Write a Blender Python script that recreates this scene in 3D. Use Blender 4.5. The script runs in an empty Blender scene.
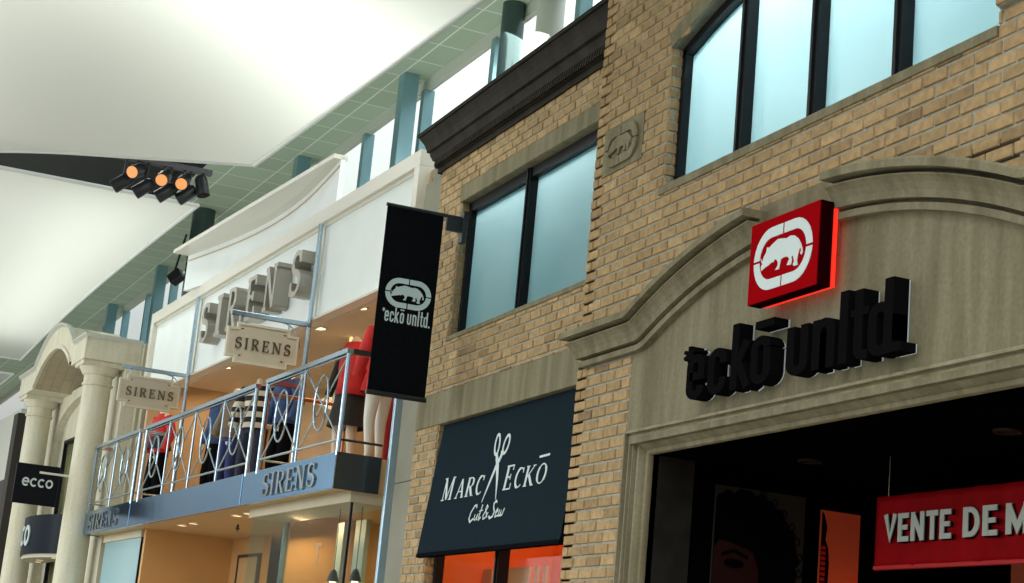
import bpy, bmesh, math, random
from mathutils import Vector, Matrix
random.seed(7)
sc = bpy.context.scene
COL = sc.collection
# ------------------------------------------------------------------ camera
F_PX = 1728.84
YAW, PITCH, ROLL = 1.18467, 0.22666, 0.093918
def cam_axes():
    f = Vector((-math.sin(YAW)*math.cos(PITCH), math.cos(YAW)*math.cos(PITCH), math.sin(PITCH)))
    r = Vector((math.cos(YAW), math.sin(YAW), 0)); u = r.cross(f)
    return (math.cos(ROLL)*r+math.sin(ROLL)*u, -math.sin(ROLL)*r+math.cos(ROLL)*u, f)
cd = bpy.data.cameras.new('camera'); cam = bpy.data.objects.new('camera', cd); COL.objects.link(cam)
r_, u_, f_ = cam_axes()
m = Matrix((r_, u_, -f_)).transposed().to_4x4(); m.translation = Vector((0, -4.9, 1.6))
cam.matrix_world = m
cd.sensor_width = 36; cd.lens = F_PX/1024*36; cd.clip_end = 500
sc.camera = cam
# ------------------------------------------------------------------ view, world, lamps
sc.view_settings.view_transform = 'Standard'; sc.view_settings.look = 'None'
sc.view_settings.gamma = 1; sc.view_settings.use_curve_mapping = False
sc.view_settings.exposure = -0.35
W = bpy.data.worlds.new('world'); sc.world = W; W.use_nodes = True
nt = W.node_tree; nt.nodes.clear()
wo = nt.nodes.new('ShaderNodeOutputWorld'); bg = nt.nodes.new('ShaderNodeBackground')
tc = nt.nodes.new('ShaderNodeTexCoord'); sx = nt.nodes.new('ShaderNodeSeparateXYZ'); rp = nt.nodes.new('ShaderNodeValToRGB')
nt.links.new(tc.outputs['Generated'], sx.inputs[0]); nt.links.new(sx.outputs['Z'], rp.inputs[0])
rp.color_ramp.elements[0].position = 0.0; rp.color_ramp.elements[0].color = (.10, .105, .10, 1)
rp.color_ramp.elements[1].position = 0.27; rp.color_ramp.elements[1].color = (1.12, 1.16, 1.12, 1)
e_ = rp.color_ramp.elements.new(.75); e_.color = (3.0, 3.05, 2.95, 1)
nt.links.new(rp.outputs[0], bg.inputs[0]); bg.inputs[1].default_value = 1.2
nt.links.new(bg.outputs[0], wo.inputs[0])
def area(name, loc, target, size, power, color=(1,1,1), sy=None):
    l = bpy.data.lights.new(name, 'AREA'); l.energy = power; l.color = color; l.size = size
    if sy: l.shape = 'RECTANGLE'; l.size_y = sy
    o = bpy.data.objects.new(name, l); COL.objects.link(o); o.location = loc
    d = Vector(target)-Vector(loc); o.rotation_euler = d.to_track_quat('-Z', 'Y').to_euler()
    return o
def spot(name, loc, target, power, color, ang=60, rad=.05):
    l = bpy.data.lights.new(name, 'SPOT'); l.energy = power; l.color = color; l.spot_size = math.radians(ang); l.spot_blend = .6; l.shadow_soft_size = rad
    o = bpy.data.objects.new(name, l); COL.objects.link(o); o.location = loc
    d = Vector(target)-Vector(loc); o.rotation_euler = d.to_track_quat('-Z', 'Y').to_euler()
    return o
def point(name, loc, power, color, rad=.1):
    l = bpy.data.lights.new(name, 'POINT'); l.energy = power; l.color = color; l.shadow_soft_size = rad
    o = bpy.data.objects.new(name, l); COL.objects.link(o); o.location = loc
    return o
WARM = (1, .66, .34)
area('fill_above_near_sail', (-14.0, -1.0, 8.5), (-14.4, -1.35, 7), 9, 225, (.97, 1, .96), .8)  # added light, hidden above the sail so its shop-side edge glows
area('fill_above_far_sail', (-26.5, -1.7, 8.5), (-26.5, -2.0, 7), 12, 165, (.97, 1, .96), .8)  # same added glow for the sail farther along
area('fill_light_opposite', (-25, -10.5, 4.6), (-23.5, -.5, 6.2), 18, 950, (.95, 1, .98), 3)  # unseen fill added to brighten the dress shop front and the sails
# ------------------------------------------------------------------ materials
MATS = {}
def mat(name, col, rough=.6, metal=0, var=0, scale=8, bump=0, spec=.5, emit=None, estr=0, stretch=(1,1,1)):
    if name in MATS: return MATS[name]
    M = bpy.data.materials.new(name); M.use_nodes = True; n = M.node_tree; b = n.nodes['Principled BSDF']
    b.inputs['Base Color'].default_value = (*col, 1); b.inputs['Roughness'].default_value = rough
    b.inputs['Metallic'].default_value = metal; b.inputs['Specular IOR Level'].default_value = spec
    if emit: b.inputs['Emission Color'].default_value = (*emit, 1); b.inputs['Emission Strength'].default_value = estr
    if var or bump:
        t = n.nodes.new('ShaderNodeTexCoord'); mp = n.nodes.new('ShaderNodeMapping'); mp.inputs['Scale'].default_value = stretch
        nz = n.nodes.new('ShaderNodeTexNoise'); nz.inputs['Scale'].default_value = scale; nz.inputs['Detail'].default_value = 5
        n.links.new(t.outputs['Object'], mp.inputs[0]); n.links.new(mp.outputs[0], nz.inputs['Vector'])
        if var:
            r = n.nodes.new('ShaderNodeValToRGB'); lo = tuple(max(0, c*(1-var)) for c in col); hi = tuple(min(1, c*(1+var)) for c in col)
            r.color_ramp.elements[0].position = .3; r.color_ramp.elements[1].position = .7
            r.color_ramp.elements[0].color = (*lo, 1); r.color_ramp.elements[1].color = (*hi, 1)
            n.links.new(nz.outputs['Fac'], r.inputs[0]); n.links.new(r.outputs[0], b.inputs['Base Color'])
        if bump:
            bp = n.nodes.new('ShaderNodeBump'); bp.inputs['Strength'].default_value = bump; bp.inputs['Distance'].default_value = .01
            n.links.new(nz.outputs['Fac'], bp.inputs['Height']); n.links.new(bp.outputs[0], b.inputs['Normal'])
    MATS[name] = M; return M
def brick_mat():
    M = bpy.data.materials.new('tan_brick'); M.use_nodes = True; n = M.node_tree; b = n.nodes['Principled BSDF']
    at = n.nodes.new('ShaderNodeAttribute'); at.attribute_name = 'tint'
    r = n.nodes.new('ShaderNodeValToRGB'); e = r.color_ramp.elements
    e[0].position = 0; e[0].color = (.24, .165, .095, 1); e[1].position = 1; e[1].color = (.56, .395, .215, 1)
    e.new(.35).color = (.41, .285, .150, 1); e.new(.7).color = (.48, .335, .178, 1)
    nz = n.nodes.new('ShaderNodeTexNoise'); nz.inputs['Scale'].default_value = 22; nz.inputs['Detail'].default_value = 6
    t = n.nodes.new('ShaderNodeTexCoord'); n.links.new(t.outputs['Object'], nz.inputs['Vector'])
    mx = n.nodes.new('ShaderNodeMix'); mx.data_type = 'RGBA'; mx.blend_type = 'MULTIPLY'; mx.inputs[0].default_value = .55
    r2 = n.nodes.new('ShaderNodeValToRGB'); r2.color_ramp.elements[0].color = (.55, .55, .55, 1); r2.color_ramp.elements[1].color = (1.15, 1.12, 1.05, 1)
    r2.color_ramp.elements[0].position = .3; r2.color_ramp.elements[1].position = .65
    n.links.new(at.outputs['Fac'], r.inputs[0]); n.links.new(nz.outputs['Fac'], r2.inputs[0])
    n.links.new(r.outputs[0], mx.inputs[6]); n.links.new(r2.outputs[0], mx.inputs[7]); n.links.new(mx.outputs[2], b.inputs['Base Color'])
    b.inputs['Roughness'].default_value = .85; b.inputs['Specular IOR Level'].default_value = .2
    bp = n.nodes.new('ShaderNodeBump'); bp.inputs['Strength'].default_value = .5; bp.inputs['Distance'].default_value = .006
    n.links.new(nz.outputs['Fac'], bp.inputs['Height']); n.links.new(bp.outputs[0], b.inputs['Normal'])
    return M
def stone_mat(name, col, streak=.35):
    M = bpy.data.materials.new(name); M.use_nodes = True; n = M.node_tree; b = n.nodes['Principled BSDF']
    t = n.nodes.new('ShaderNodeTexCoord')
    def noise(sc_, strc, det=5):
        mp = n.nodes.new('ShaderNodeMapping'); mp.inputs['Scale'].default_value = strc
        z = n.nodes.new('ShaderNodeTexNoise'); z.inputs['Scale'].default_value = sc_; z.inputs['Detail'].default_value = det
        n.links.new(t.outputs['Object'], mp.inputs[0]); n.links.new(mp.outputs[0], z.inputs['Vector']); return z
    a = noise(3, (3, 3, .35)); c = noise(40, (1, 1, 1), 3)
    r = n.nodes.new('ShaderNodeValToRGB'); lo = tuple(k*(1-streak) for k in col); hi = tuple(k*(1+streak*.6) for k in col)
    r.color_ramp.elements[0].position = .3; r.color_ramp.elements[1].position = .68
    r.color_ramp.elements[0].color = (lo[0], lo[1]*.97, lo[2]*.85, 1); r.color_ramp.elements[1].color = (*hi, 1)
    n.links.new(a.outputs['Fac'], r.inputs[0])
    mx = n.nodes.new('ShaderNodeMix'); mx.data_type = 'RGBA'; mx.blend_type = 'OVERLAY'; mx.inputs[0].default_value = .25
    n.links.new(r.outputs[0], mx.inputs[6]); n.links.new(c.outputs['Fac'], mx.inputs[7]); n.links.new(mx.outputs[2], b.inputs['Base Color'])
    b.inputs['Roughness'].default_value = .8; b.inputs['Specular IOR Level'].default_value = .25
    bp = n.nodes.new('ShaderNodeBump'); bp.inputs['Strength'].default_value = .2; bp.inputs['Distance'].default_value = .004
    n.links.new(c.outputs['Fac'], bp.inputs['Height']); n.links.new(bp.outputs[0], b.inputs['Normal'])
    return M
def tile_mat(name, col, line, w, h, off=0, mort=.012, rough=.7):
    M = bpy.data.materials.new(name); M.use_nodes = True; n = M.node_tree; b = n.nodes['Principled BSDF']
    uv = n.nodes.new('ShaderNodeUVMap'); bk = n.nodes.new('ShaderNodeTexBrick')
    bk.offset = off; bk.inputs['Scale'].default_value = 1; bk.inputs['Brick Width'].default_value = w; bk.inputs['Row Height'].default_value = h
    bk.inputs['Mortar Size'].default_value = mort; bk.inputs['Mortar Smooth'].default_value = .1
    bk.inputs['Color1'].default_value = (*[k*.93 for k in col], 1); bk.inputs['Color2'].default_value = (*[k*1.06 for k in col], 1); bk.inputs['Mortar'].default_value = (*line, 1)
    n.links.new(uv.outputs[0], bk.inputs['Vector']); n.links.new(bk.outputs['Color'], b.inputs['Base Color']); b.inputs['Roughness'].default_value = rough
    return M
def glass_mat(name, tint, gloss=.2, rough=.03):
    M = bpy.data.materials.new(name); M.use_nodes = True; n = M.node_tree; n.nodes.clear()
    o = n.nodes.new('ShaderNodeOutputMaterial'); tr = n.nodes.new('ShaderNodeBsdfTransparent'); gl = n.nodes.new('ShaderNodeBsdfGlossy'); mx = n.nodes.new('ShaderNodeMixShader')
    tr.inputs[0].default_value = (*tint, 1); gl.inputs['Roughness'].default_value = rough; mx.inputs[0].default_value = gloss
    n.links.new(tr.outputs[0], mx.inputs[1]); n.links.new(gl.outputs[0], mx.inputs[2]); n.links.new(mx.outputs[0], o.inputs[0])
    return M
def sail_mat():
    M = bpy.data.materials.new('white_sail_membrane'); M.use_nodes = True; n = M.node_tree; n.nodes.clear()
    o = n.nodes.new('ShaderNodeOutputMaterial'); tr = n.nodes.new('ShaderNodeBsdfTranslucent'); df = n.nodes.new('ShaderNodeBsdfDiffuse'); gl = n.nodes.new('ShaderNodeBsdfGlossy')
    mx = n.nodes.new('ShaderNodeMixShader'); m2 = n.nodes.new('ShaderNodeMixShader')
    tr.inputs[0].default_value = (.93, .96, .88, 1); df.inputs[0].default_value = (.9, .92, .85, 1); mx.inputs[0].default_value = .62
    gl.inputs['Roughness'].default_value = .25; m2.inputs[0].default_value = .06
    n.links.new(df.outputs[0], mx.inputs[1]); n.links.new(tr.outputs[0], mx.inputs[2]); n.links.new(mx.outputs[0], m2.inputs[1]); n.links.new(gl.outputs[0], m2.inputs[2]); n.links.new(m2.outputs[0], o.inputs[0])
    return M
BRICK = brick_mat()
MORTAR = mat('grey_mortar', (.36, .37, .31), .9, var=.2, scale=25)
STONE = stone_mat('weathered_cast_stone', (.228, .207, .135), .28)
FRAME = stone_mat('moulded_door_stone', (.29, .26, .175), .28)
DARKWOOD = mat('dark_brown_cornice_paint', (.022, .018, .013), .6, spec=.1, var=.45, scale=6)
BLACKFRAME = mat('black_window_frame', (.008, .009, .012), .45, spec=.2)
def frost_mat():
    M = bpy.data.materials.new('frosted_teal_glass'); M.use_nodes = True; n = M.node_tree; n.nodes.clear()
    o = n.nodes.new('ShaderNodeOutputMaterial'); tr = n.nodes.new('ShaderNodeBsdfTranslucent'); df = n.nodes.new('ShaderNodeBsdfDiffuse'); gl = n.nodes.new('ShaderNodeBsdfGlossy')
    mx = n.nodes.new('ShaderNodeMixShader'); m2 = n.nodes.new('ShaderNodeMixShader'); tr.inputs[0].default_value = (.80, .94, .96, 1); df.inputs[0].default_value = (.09, .20, .22, 1)
    mx.inputs[0].default_value = .55; m2.inputs[0].default_value = .08; gl.inputs['Roughness'].default_value = .12
    n.links.new(df.outputs[0], mx.inputs[1]); n.links.new(tr.outputs[0], mx.inputs[2]); n.links.new(mx.outputs[0], m2.inputs[1]); n.links.new(gl.outputs[0], m2.inputs[2]); n.links.new(m2.outputs[0], o.inputs[0])
    return M
WINGLASS = frost_mat()
BLACK = mat('black_fabric', (.007, .008, .010), .9, spec=0, var=.2, scale=30)
BLACKPAINT = mat('black_letter_paint', (.006, .006, .007), .8, spec=0)
NAVY = mat('navy_awning_canvas', (.016, .027, .036), .9, spec=0, var=.12, scale=60)
WHITEPRINT = mat('white_print', (.62, .74, .76), .6)
REDSIGN = mat('red_sign_face', (.34, .003, .006), .7, spec=0)
REDSIDE = mat('dark_red_sign_side', (.02, .001, .002), .7, spec=0)
REDGLOW = mat('red_neon_glow', (.8, .02, .01), .5, emit=(1, .03, .015), estr=1.2)
HALO = mat('white_letter_halo', (.5, .55, .55), .5, emit=(.8, .95, 1), estr=.22)
WHITEPANEL = mat('white_sign_panel', (.82, .88, .88), .45, var=.03, scale=2)
OFFWHITE = mat('off_white_frame', (.72, .70, .61), .25)
LETTERGREY = mat('taupe_letter_metal', (.36, .345, .30), .3, metal=.15)
CHROME = mat('polished_chrome', (.40, .53, .64), .2, metal=1)  # blue of a reflected sky is put into the metal colour
STEEL = mat('brushed_chrome_fascia', (.17, .35, .56), .16, metal=1, bump=.25, scale=2.5)  # stronger reflected-sky blue, also put into the colour
CREAM = mat('cream_painted_band', (.62, .55, .40), .6, var=.06, scale=3)
BEIGE = mat('beige_shop_wall', (.58, .43, .27), .7, var=.05, scale=2)
PORTICO = stone_mat('pale_portico_stone', (.65, .63, .53), .10)
PANELGREY = mat('beige_grey_panel', (.23, .22, .165), .6, var=.08, scale=3)
TEAL = mat('teal_steel_column', (.20, .37, .43), .3, metal=.3, var=.1, scale=2)
DARKTEAL = mat('dark_green_round_column', (.06, .10, .10), .25, metal=.4)
PALECOL = mat('pale_round_column', (.6, .64, .58), .35)
TILE = tile_mat('green_grey_ceiling_tile', (.44, .56, .45), (.85, .9, .86), .66, .62, 0, .010)
FLOORM = tile_mat('pale_mall_floor_tile', (.30, .285, .24), (.2, .19, .16), .6, .6, 0, .006, .35)
VOID = mat('dark_ceiling_void', (.012, .014, .014), .9)
PALESTRIP = mat('pale_ceiling_edge', (.60, .64, .58), .6)
SAIL = sail_mat()
CLEAR = glass_mat('clear_clerestory_glass', (.97, 1, 1), .08)
SHOPGLASS = glass_mat('shop_window_glass', (.90, .95, .93), .07)
MANNE = mat('cream_mannequin', (.78, .66, .52), .45)
MANNEW = mat('white_mannequin', (.80, .76, .70), .4)
LAMP = mat('lit_downlight', (1, .9, .7), .5, emit=(1, .78, .45), estr=3.0)
SPOTGLOW = mat('amber_spot_lens', (.5, .3, .1), .4, emit=(1, .34, .11), estr=.9)
DARKMETAL = mat('dark_metal', (.03, .034, .038), .4, metal=.3)
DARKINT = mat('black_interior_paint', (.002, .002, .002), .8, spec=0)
# ------------------------------------------------------------------ mesh helpers
SO = Vector((-15.15, .2, 0)); AN = math.radians(2.4)
SU = Vector((-math.cos(AN), -math.sin(AN), 0)); SN = Vector((math.sin(AN), -math.cos(AN), 0)); UP = Vector((0, 0, 1))
def SP(s, o, z): return SO + SU*s + SN*o + UP*z
class Fr:                       # local frame: (a, b, c) -> origin + a*U + b*V + c*Wd
    def __init__(s, o, u, v, w): s.o, s.u, s.v, s.w = Vector(o), Vector(u), Vector(v), Vector(w)
    def __call__(s, a, b, c): return s.o + s.u*a + s.v*b + s.w*c
WORLD = Fr((0,0,0), (1,0,0), (0,1,0), (0,0,1))
FAC = Fr((0,0,0), (1,0,0), (0,0,1), (0,-1,0))            # facade: x, z, outward
SIR = Fr(SO, SU, UP, SN)                                  # dress shop: s (away), z, outward
class MB:
    def __init__(s): s.v, s.f, s.t = [], [], []
    def add(s, vs, fs, tint=.5):
        b = len(s.v); s.v += [Vector(p) for p in vs]
        for f in fs: s.f.append([b+i for i in f]); s.t.append(tint)
        return s
    def box(s, a0, a1, b0, b1, c0, c1, fr=WORLD, tint=.5):
        p = [fr(a, b, c) for c in (c0, c1) for b in (b0, b1) for a in (a0, a1)]
        return s.add(p, [(0,2,3,1), (4,5,7,6), (0,1,5,4), (2,6,7,3), (0,4,6,2), (1,3,7,5)], tint)
    def prism(s, poly, fr, c0, c1, tint=.5):
        n = len(poly); p = [fr(a, b, c0) for a, b in poly] + [fr(a, b, c1) for a, b in poly]
        return s.add(p, [tuple(range(n))[::-1], tuple(range(n, 2*n))] + [(i, (i+1) % n, n+(i+1) % n, n+i) for i in range(n)], tint)
    def ring(s, outer, inner, fr, c0, c1):              # flat closed band between two equal-length loops
        n = len(outer); p = [fr(a, b, c) for c in (c0, c1) for loop in (outer, inner) for a, b in loop]
        F = []
        for i in range(n):
            j = (i+1) % n
            F += [(i, n+i, n+j, j), (2*n+i, 2*n+j, 3*n+j, 3*n+i), (i, j, 2*n+j, 2*n+i), (n+i, 3*n+i, 3*n+j, n+j)]
        return s.add(p, F)
    def tube(s, path, r, n=8, closed=False, cap=True):
        path = [Vector(p) for p in path]; m_ = len(path); base = []
        ref = None
        for i, p in enumerate(path):
            if closed: d = path[(i+1) % m_] - path[i-1]
            else: d = path[min(i+1, m_-1)] - path[max(i-1, 0)]
            d.normalize()
            if ref is None: ref = Vector((0,0,1)) if abs(d.z) < .9 else Vector((1,0,0))
            a = d.cross(ref).normalized(); b = a.cross(d); ref = b
            rr = r[i] if isinstance(r, (list, tuple)) else r
            base += [p + a*rr*math.cos(2*math.pi*k/n) + b*rr*math.sin(2*math.pi*k/n) for k in range(n)]
        F = []
        for i in range(m_ if closed else m_-1):
            j = (i+1) % m_
            for k in range(n): F.append((i*n+k, i*n+(k+1) % n, j*n+(k+1) % n, j*n+k))
        if cap and not closed: F += [tuple(range(n))[::-1], tuple((m_-1)*n+k for k in range(n))]
        return s.add(base, F)
    def lathe(s, prof, base, n=24):                      # prof: (radius, z)
        base = Vector(base); V = []; F = []
        for r, z in prof: V += [base + Vector((r*math.cos(2*math.pi*k/n), r*math.sin(2*math.pi*k/n), z)) for k in range(n)]
        for i in range(len(prof)-1):
            for k in range(n): F.append((i*n+k, i*n+(k+1) % n, (i+1)*n+(k+1) % n, (i+1)*n+k))
        F += [tuple(range(n))[::-1], tuple((len(prof)-1)*n+k for k in range(n))]
        return s.add(V, F)
    def loft(s, rings, n=14, cap=True):                  # rings: (center, ax, ay) with ax, ay vectors
        V = []; F = []
        for c, ax, ay in rings: V += [Vector(c) + Vector(ax)*math.cos(2*math.pi*k/n) + Vector(ay)*math.sin(2*math.pi*k/n) for k in range(n)]
        for i in range(len(rings)-1):
            for k in range(n): F.append((i*n+k, i*n+(k+1) % n, (i+1)*n+(k+1) % n, (i+1)*n+k))
        if cap: F += [tuple(range(n))[::-1], tuple((len(rings)-1)*n+k for k in range(n))]
        return s.add(V, F)
    def strip(s, rows, closed=False):                    # rows of equal-length point lists -> quads
        n = len(rows[0]); V = [p for r in rows for p in r]; F = []
        for i in range(len(rows)-1):
            for k in range(n if closed else n-1): F.append((i*n+k, i*n+(k+1) % n, (i+1)*n+(k+1) % n, (i+1)*n+k))
        return s.add(V, F)
    def build(s, name, m_, parent=None, smooth=False, fix=True, bevel=0):
        me = bpy.data.meshes.new(name)
        if parent:
            root = parent
            while root.parent: root = root.parent
            off = root.location.copy()
        else:
            lo = [min(p[i] for p in s.v) for i in range(3)]; hi = [max(p[i] for p in s.v) for i in range(3)]
            off = Vector(((lo[0]+hi[0])/2, (lo[1]+hi[1])/2, lo[2]))
        me.from_pydata([tuple(p-off) for p in s.v], [], s.f)
        ta = me.attributes.new('tint', 'FLOAT', 'FACE'); ta.data.foreach_set('value', s.t)
        if fix:
            b = bmesh.new(); b.from_mesh(me); bmesh.ops.recalc_face_normals(b, faces=b.faces); b.to_mesh(me); b.free()
        me.update()
        uv = me.uv_layers.new(name='UVMap')
        for pl in me.polygons:
            nn = pl.normal
            if abs(nn.z) > .7: t, w = Vector((1,0,0)), Vector((0,1,0))
            else: t = Vector((-nn.y, nn.x, 0)).normalized(); w = UP
            for li in pl.loop_indices:
                co = me.vertices[me.loops[li].vertex_index].co + off
                uv.data[li].uv = (co.dot(t), co.dot(w))
        if smooth:
            for pl in me.polygons: pl.use_smooth = True
        me.materials.append(m_)
        o = bpy.data.objects.new(name, me); COL.objects.link(o)
        if parent: o.parent = parent
        else: o.location = off
        if smooth:
            md = o.modifiers.new('es', 'EDGE_SPLIT'); md.split_angle = math.radians(40)
        if bevel:
            md = o.modifiers.new('bv', 'BEVEL'); md.width = bevel; md.segments = 2; md.limit_method = 'ANGLE'
        return o
def tag(o, label, cat, group=None):
    o['label'] = label; o['category'] = cat
    if group: o['group'] = group
    return o
def struct(o, label, cat='structure'):
    o['kind'] = 'structure'; o['label'] = label; o['category'] = cat; return o
def empty(name, loc, label=None, cat=None, group=None):
    o = bpy.data.objects.new(name, None); COL.objects.link(o); o.location = loc; o.empty_display_size = .1
    if label: tag(o, label, cat, group)
    bpy.context.view_layer.update()
    return o
def dup(root, loc, rotz=0, label=None):
    r = root.copy(); COL.objects.link(r); r.location = loc; r.rotation_euler = (0, 0, rotz)
    if label: r['label'] = label
    for ch in list(root.children):
        c = ch.copy(); COL.objects.link(c); c.parent = r
        for g in ch.children:
            d = g.copy(); COL.objects.link(d); d.parent = c
    return r
# ------------------------------------------------------------------ lettering: strokes with width -> solid prisms
def arc(cx, cy, rx, ry, a0, a1, n=12):
    return [(cx+rx*math.cos(math.radians(a0+(a1-a0)*i/n)), cy+ry*math.sin(math.radians(a0+(a1-a0)*i/n))) for i in range(n+1)]
def stroke_poly(pts, w):
    n = len(pts); ws = w if isinstance(w, (list, tuple)) else [w]*n
    L, R = [], []
    for i in range(n):
        p = Vector(pts[i])
        d0 = (p-Vector(pts[i-1])).normalized() if i > 0 else None
        d1 = (Vector(pts[i+1])-p).normalized() if i < n-1 else None
        if d0 is None: d0 = d1
        if d1 is None: d1 = d0
        n0 = Vector((-d0.y, d0.x)); n1 = Vector((-d1.y, d1.x)); mm = (n0+n1)
        mm = mm/max(mm.length_squared/2, .35)*1.0
        hw = ws[i]/2
        L.append(tuple(p+mm*hw)); R.append(tuple(p-mm*hw))
    return L, R
def add_stroke(mb, pts, w, fr, c0, c1, tf):
    mb.k = getattr(mb, 'k', 0)+1; c1 = c1+.00045*(mb.k % 5)
    L, R = stroke_poly(pts, w); L = [tf(*p) for p in L]; R = [tf(*p) for p in R]
    rows = [[fr(*L[i], c0), fr(*R[i], c0), fr(*R[i], c1), fr(*L[i], c1)] for i in range(len(L))]
    n = len(rows)
    mb.strip(rows, closed=True)
    mb.add(rows[0], [(0,1,2,3)]); mb.add(rows[-1], [(3,2,1,0)])
def ser(x, y, w=.24, t=.05): return ([(x-w/2, y), (x+w/2, y)], t)
def glyph_serif(ch):
    T, t = .13, .06
    if ch == 'I': return .32, [([(.16,0),(.16,1)],T), ser(.16,.025), ser(.16,.975)]
    if ch == 'S': return .56, [(arc(.28,.745,.2,.225,20,270,12)+arc(.28,.27,.22,.24,90,-165,14)[1:], [t]*3+[.1]*6+[T]*8+[.1]*4+[t]*6), ([(.47,.98),(.47,.72)],.04), ([(.07,.02),(.07,.32)],.04)]
    if ch == 'R': return .68, [([(.15,0),(.15,1)],T), ser(.15,.025), ([(.05,.975),(.35,.975)],t), (arc(.33,.74,.2,.235,90,-90,10), [t]*3+[T]*5+[t]*3), ([(.15,.505),(.33,.505)],t), ([(.33,.5),(.58,.02)],T), ser(.6,.025,.18)]
    if ch == 'E': return .6, [([(.15,0),(.15,1)],T), ([(.04,.97),(.54,.97)],t), ([(.04,.03),(.56,.03)],t), ([(.15,.52),(.42,.52)],t), ([(.52,.98),(.52,.78)],.05), ([(.55,0),(.55,.25)],.05), ([(.42,.63),(.42,.41)],.045)]
    if ch == 'N': return .78, [([(.14,0),(.14,1)],t), ser(.14,.025), ([(.14,1),(.64,0)],T), ([(.64,0),(.64,1)],t), ser(.64,.975), ([(.02,.975),(.16,.975)],.05)]
    if ch == 'M': return .95, [([(.16,0),(.16,1)],t), ser(.16,.025), ([(.16,1),(.47,.04)],T), ([(.47,.04),(.78,1)],t), ([(.79,0),(.79,1)],T), ser(.79,.025), ser(.83,.975,.16), ser(.1,.975,.16)]
    if ch == 'A': return .8, [([(.12,0),(.41,1)],t), ([(.4,1),(.68,0)],T), ([(.22,.35),(.58,.35)],t), ser(.12,.025), ser(.68,.025)]
    if ch == 'C': return .72, [(arc(.38,.5,.3,.47,48,312,18), [t]*4+[T]*11+[t]*4), ([(.6,.97),(.6,.72)],.05)]
    if ch == 'K': return .76, [([(.15,0),(.15,1)],T), ser(.15,.025), ser(.15,.975), ([(.17,.42),(.6,.97)],t), ([(.3,.55),(.64,.02)],T), ser(.66,.025,.2), ser(.6,.975,.2)]
    if ch == 'O': return .84, [(arc(.42,.5,.33,.46,0,360,28), [T]*4+[t]*7+[T]*7+[t]*7+[T]*4)]
    return .35, []
def glyph_sans(ch):
    T = .2
    if ch == 'V': return .68, [([(.1,1),(.34,.15),(.58,1)],T)]
    if ch == 'E': return .6, [([(.12,0),(.12,1)],T), ([(.02,.91),(.55,.91)],.18), ([(.02,.09),(.57,.09)],.18), ([(.1,.5),(.5,.5)],.17)]
    if ch == 'N': return .72, [([(.12,0),(.12,1)],T), ([(.12,.92),(.58,.08)],T), ([(.58,0),(.58,1)],T)]
    if ch == 'T': return .6, [([(.02,.91),(.58,.91)],.18), ([(.3,0),(.3,.95)],T)]
    if ch == 'D': return .7, [([(.12,0),(.12,1)],T), ([(.1,.91)]+arc(.3,.5,.27,.41,90,-90,12)+[(.1,.09)],.18)]
    if ch == 'M': return .86, [([(.12,0),(.12,1)],T), ([(.12,.9),(.42,.2),(.72,.9)],T), ([(.72,0),(.72,1)],T)]
    return .3, []
def glyph_cond(ch):            # condensed lower case, x-height .68, ascender 1
    t = .115; w = .36; a, b = t/2+.01, w-t/2
    def oval(x0, x1, y0, y1): 
        r = (x1-x0)/2; cx = (x0+x1)/2
        return arc(cx, y1-r, r, r, 0, 180, 8)+arc(cx, y0+r, r, r, 180, 360, 8)
    X = .70; y0, y1 = t/2, X-t/2
    if ch == 'e': return w+.06, [([(a,.36),(b,.36)]+oval(a,b,y0,y1)[0:17]+[(b,.2)],t)]
    if ch == 'c': return w+.04, [([(b,.46)]+oval(a,b,y0,y1)+[(b,.24)],t)]
    if ch == 'k': return w+.07, [([(a,0),(a,1)],t), ([(a,.3),(b,X)],t), ([(a+.08,.38),(b+.03,0)],t)]
    if ch == 'o': return w+.06, [(oval(a,b,y0,y1)+[(b,y1-.13)],t)]
    if ch == 'u': return w+.07, [([(a,X)]+arc((a+b)/2,y0+(b-a)/2,(b-a)/2,(b-a)/2,180,360,8)+[(b,X)],t)]
    if ch == 'n': return w+.07, [([(a,0)]+arc((a+b)/2,y1-(b-a)/2,(b-a)/2,(b-a)/2,180,0,8)+[(b,0)],t), ([(a,0),(a,X)],t)]
    if ch == 'l': return .19, [([(a,0),(a,1)],t)]
    if ch == 't': return .28, [([(a+.05,.96)]+arc(a+.05+.09,y0+.09,.09,.09,180,270,5)+[(.27,y0)],t), ([(0,X-.05),(.27,X-.05)],.09)]
    if ch == 'd': return w+.06, [(oval(a,b,y0,y1)+[(b,y1-.13)],t), ([(b,0),(b,1)],t)]
    if ch == '.': return .15, [([(.07,0),(.07,.12)],.13)]
    if ch == '*': return .14, [([(.05,.6),(.05,.86)],.05), ([(-.06,.67),(.16,.79)],.05), ([(-.06,.79),(.16,.67)],.05)]
    if ch == '-': return 0, [([(0,.85),(.34,.85)],.09)]
    return .16, []
def glyph_round(ch):           # wide rounded lower case
    t = .21
    if ch == 'e': return 1.0, [([(.1,.5),(.86,.5)]+arc(.48,.48,.38,.4,5,318,20),t)]
    if ch == 'c': return .95, [(arc(.48,.48,.38,.4,45,315,20),t)]
    if ch == 'o': return 1.0, [(arc(.48,.48,.38,.4,0,360,24),t)]
    return .4, []
def text_strokes(txt, glyph, gap=.06):
    x = 0; out = []
    for ch in txt:
        w, st = glyph(ch); out.append((ch, x, st)); x += w+gap
    return out, x-gap
def lettering(mb, txt, glyph, fr, x, y, h, c0, c1, width=None, gap=.06, slant=0, caps=()):
    gl, tot = text_strokes(txt, glyph, gap); k = (width/tot) if width else h
    for i, (ch, gx, st) in enumerate(gl):
        hh = h*1.25 if i in caps else h
        for pts, w in st:
            add_stroke(mb, pts, w, fr, c0, c1, lambda a, b: (x+(gx+a)*k+slant*b*hh, y+b*hh))
    return tot*k
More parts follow.
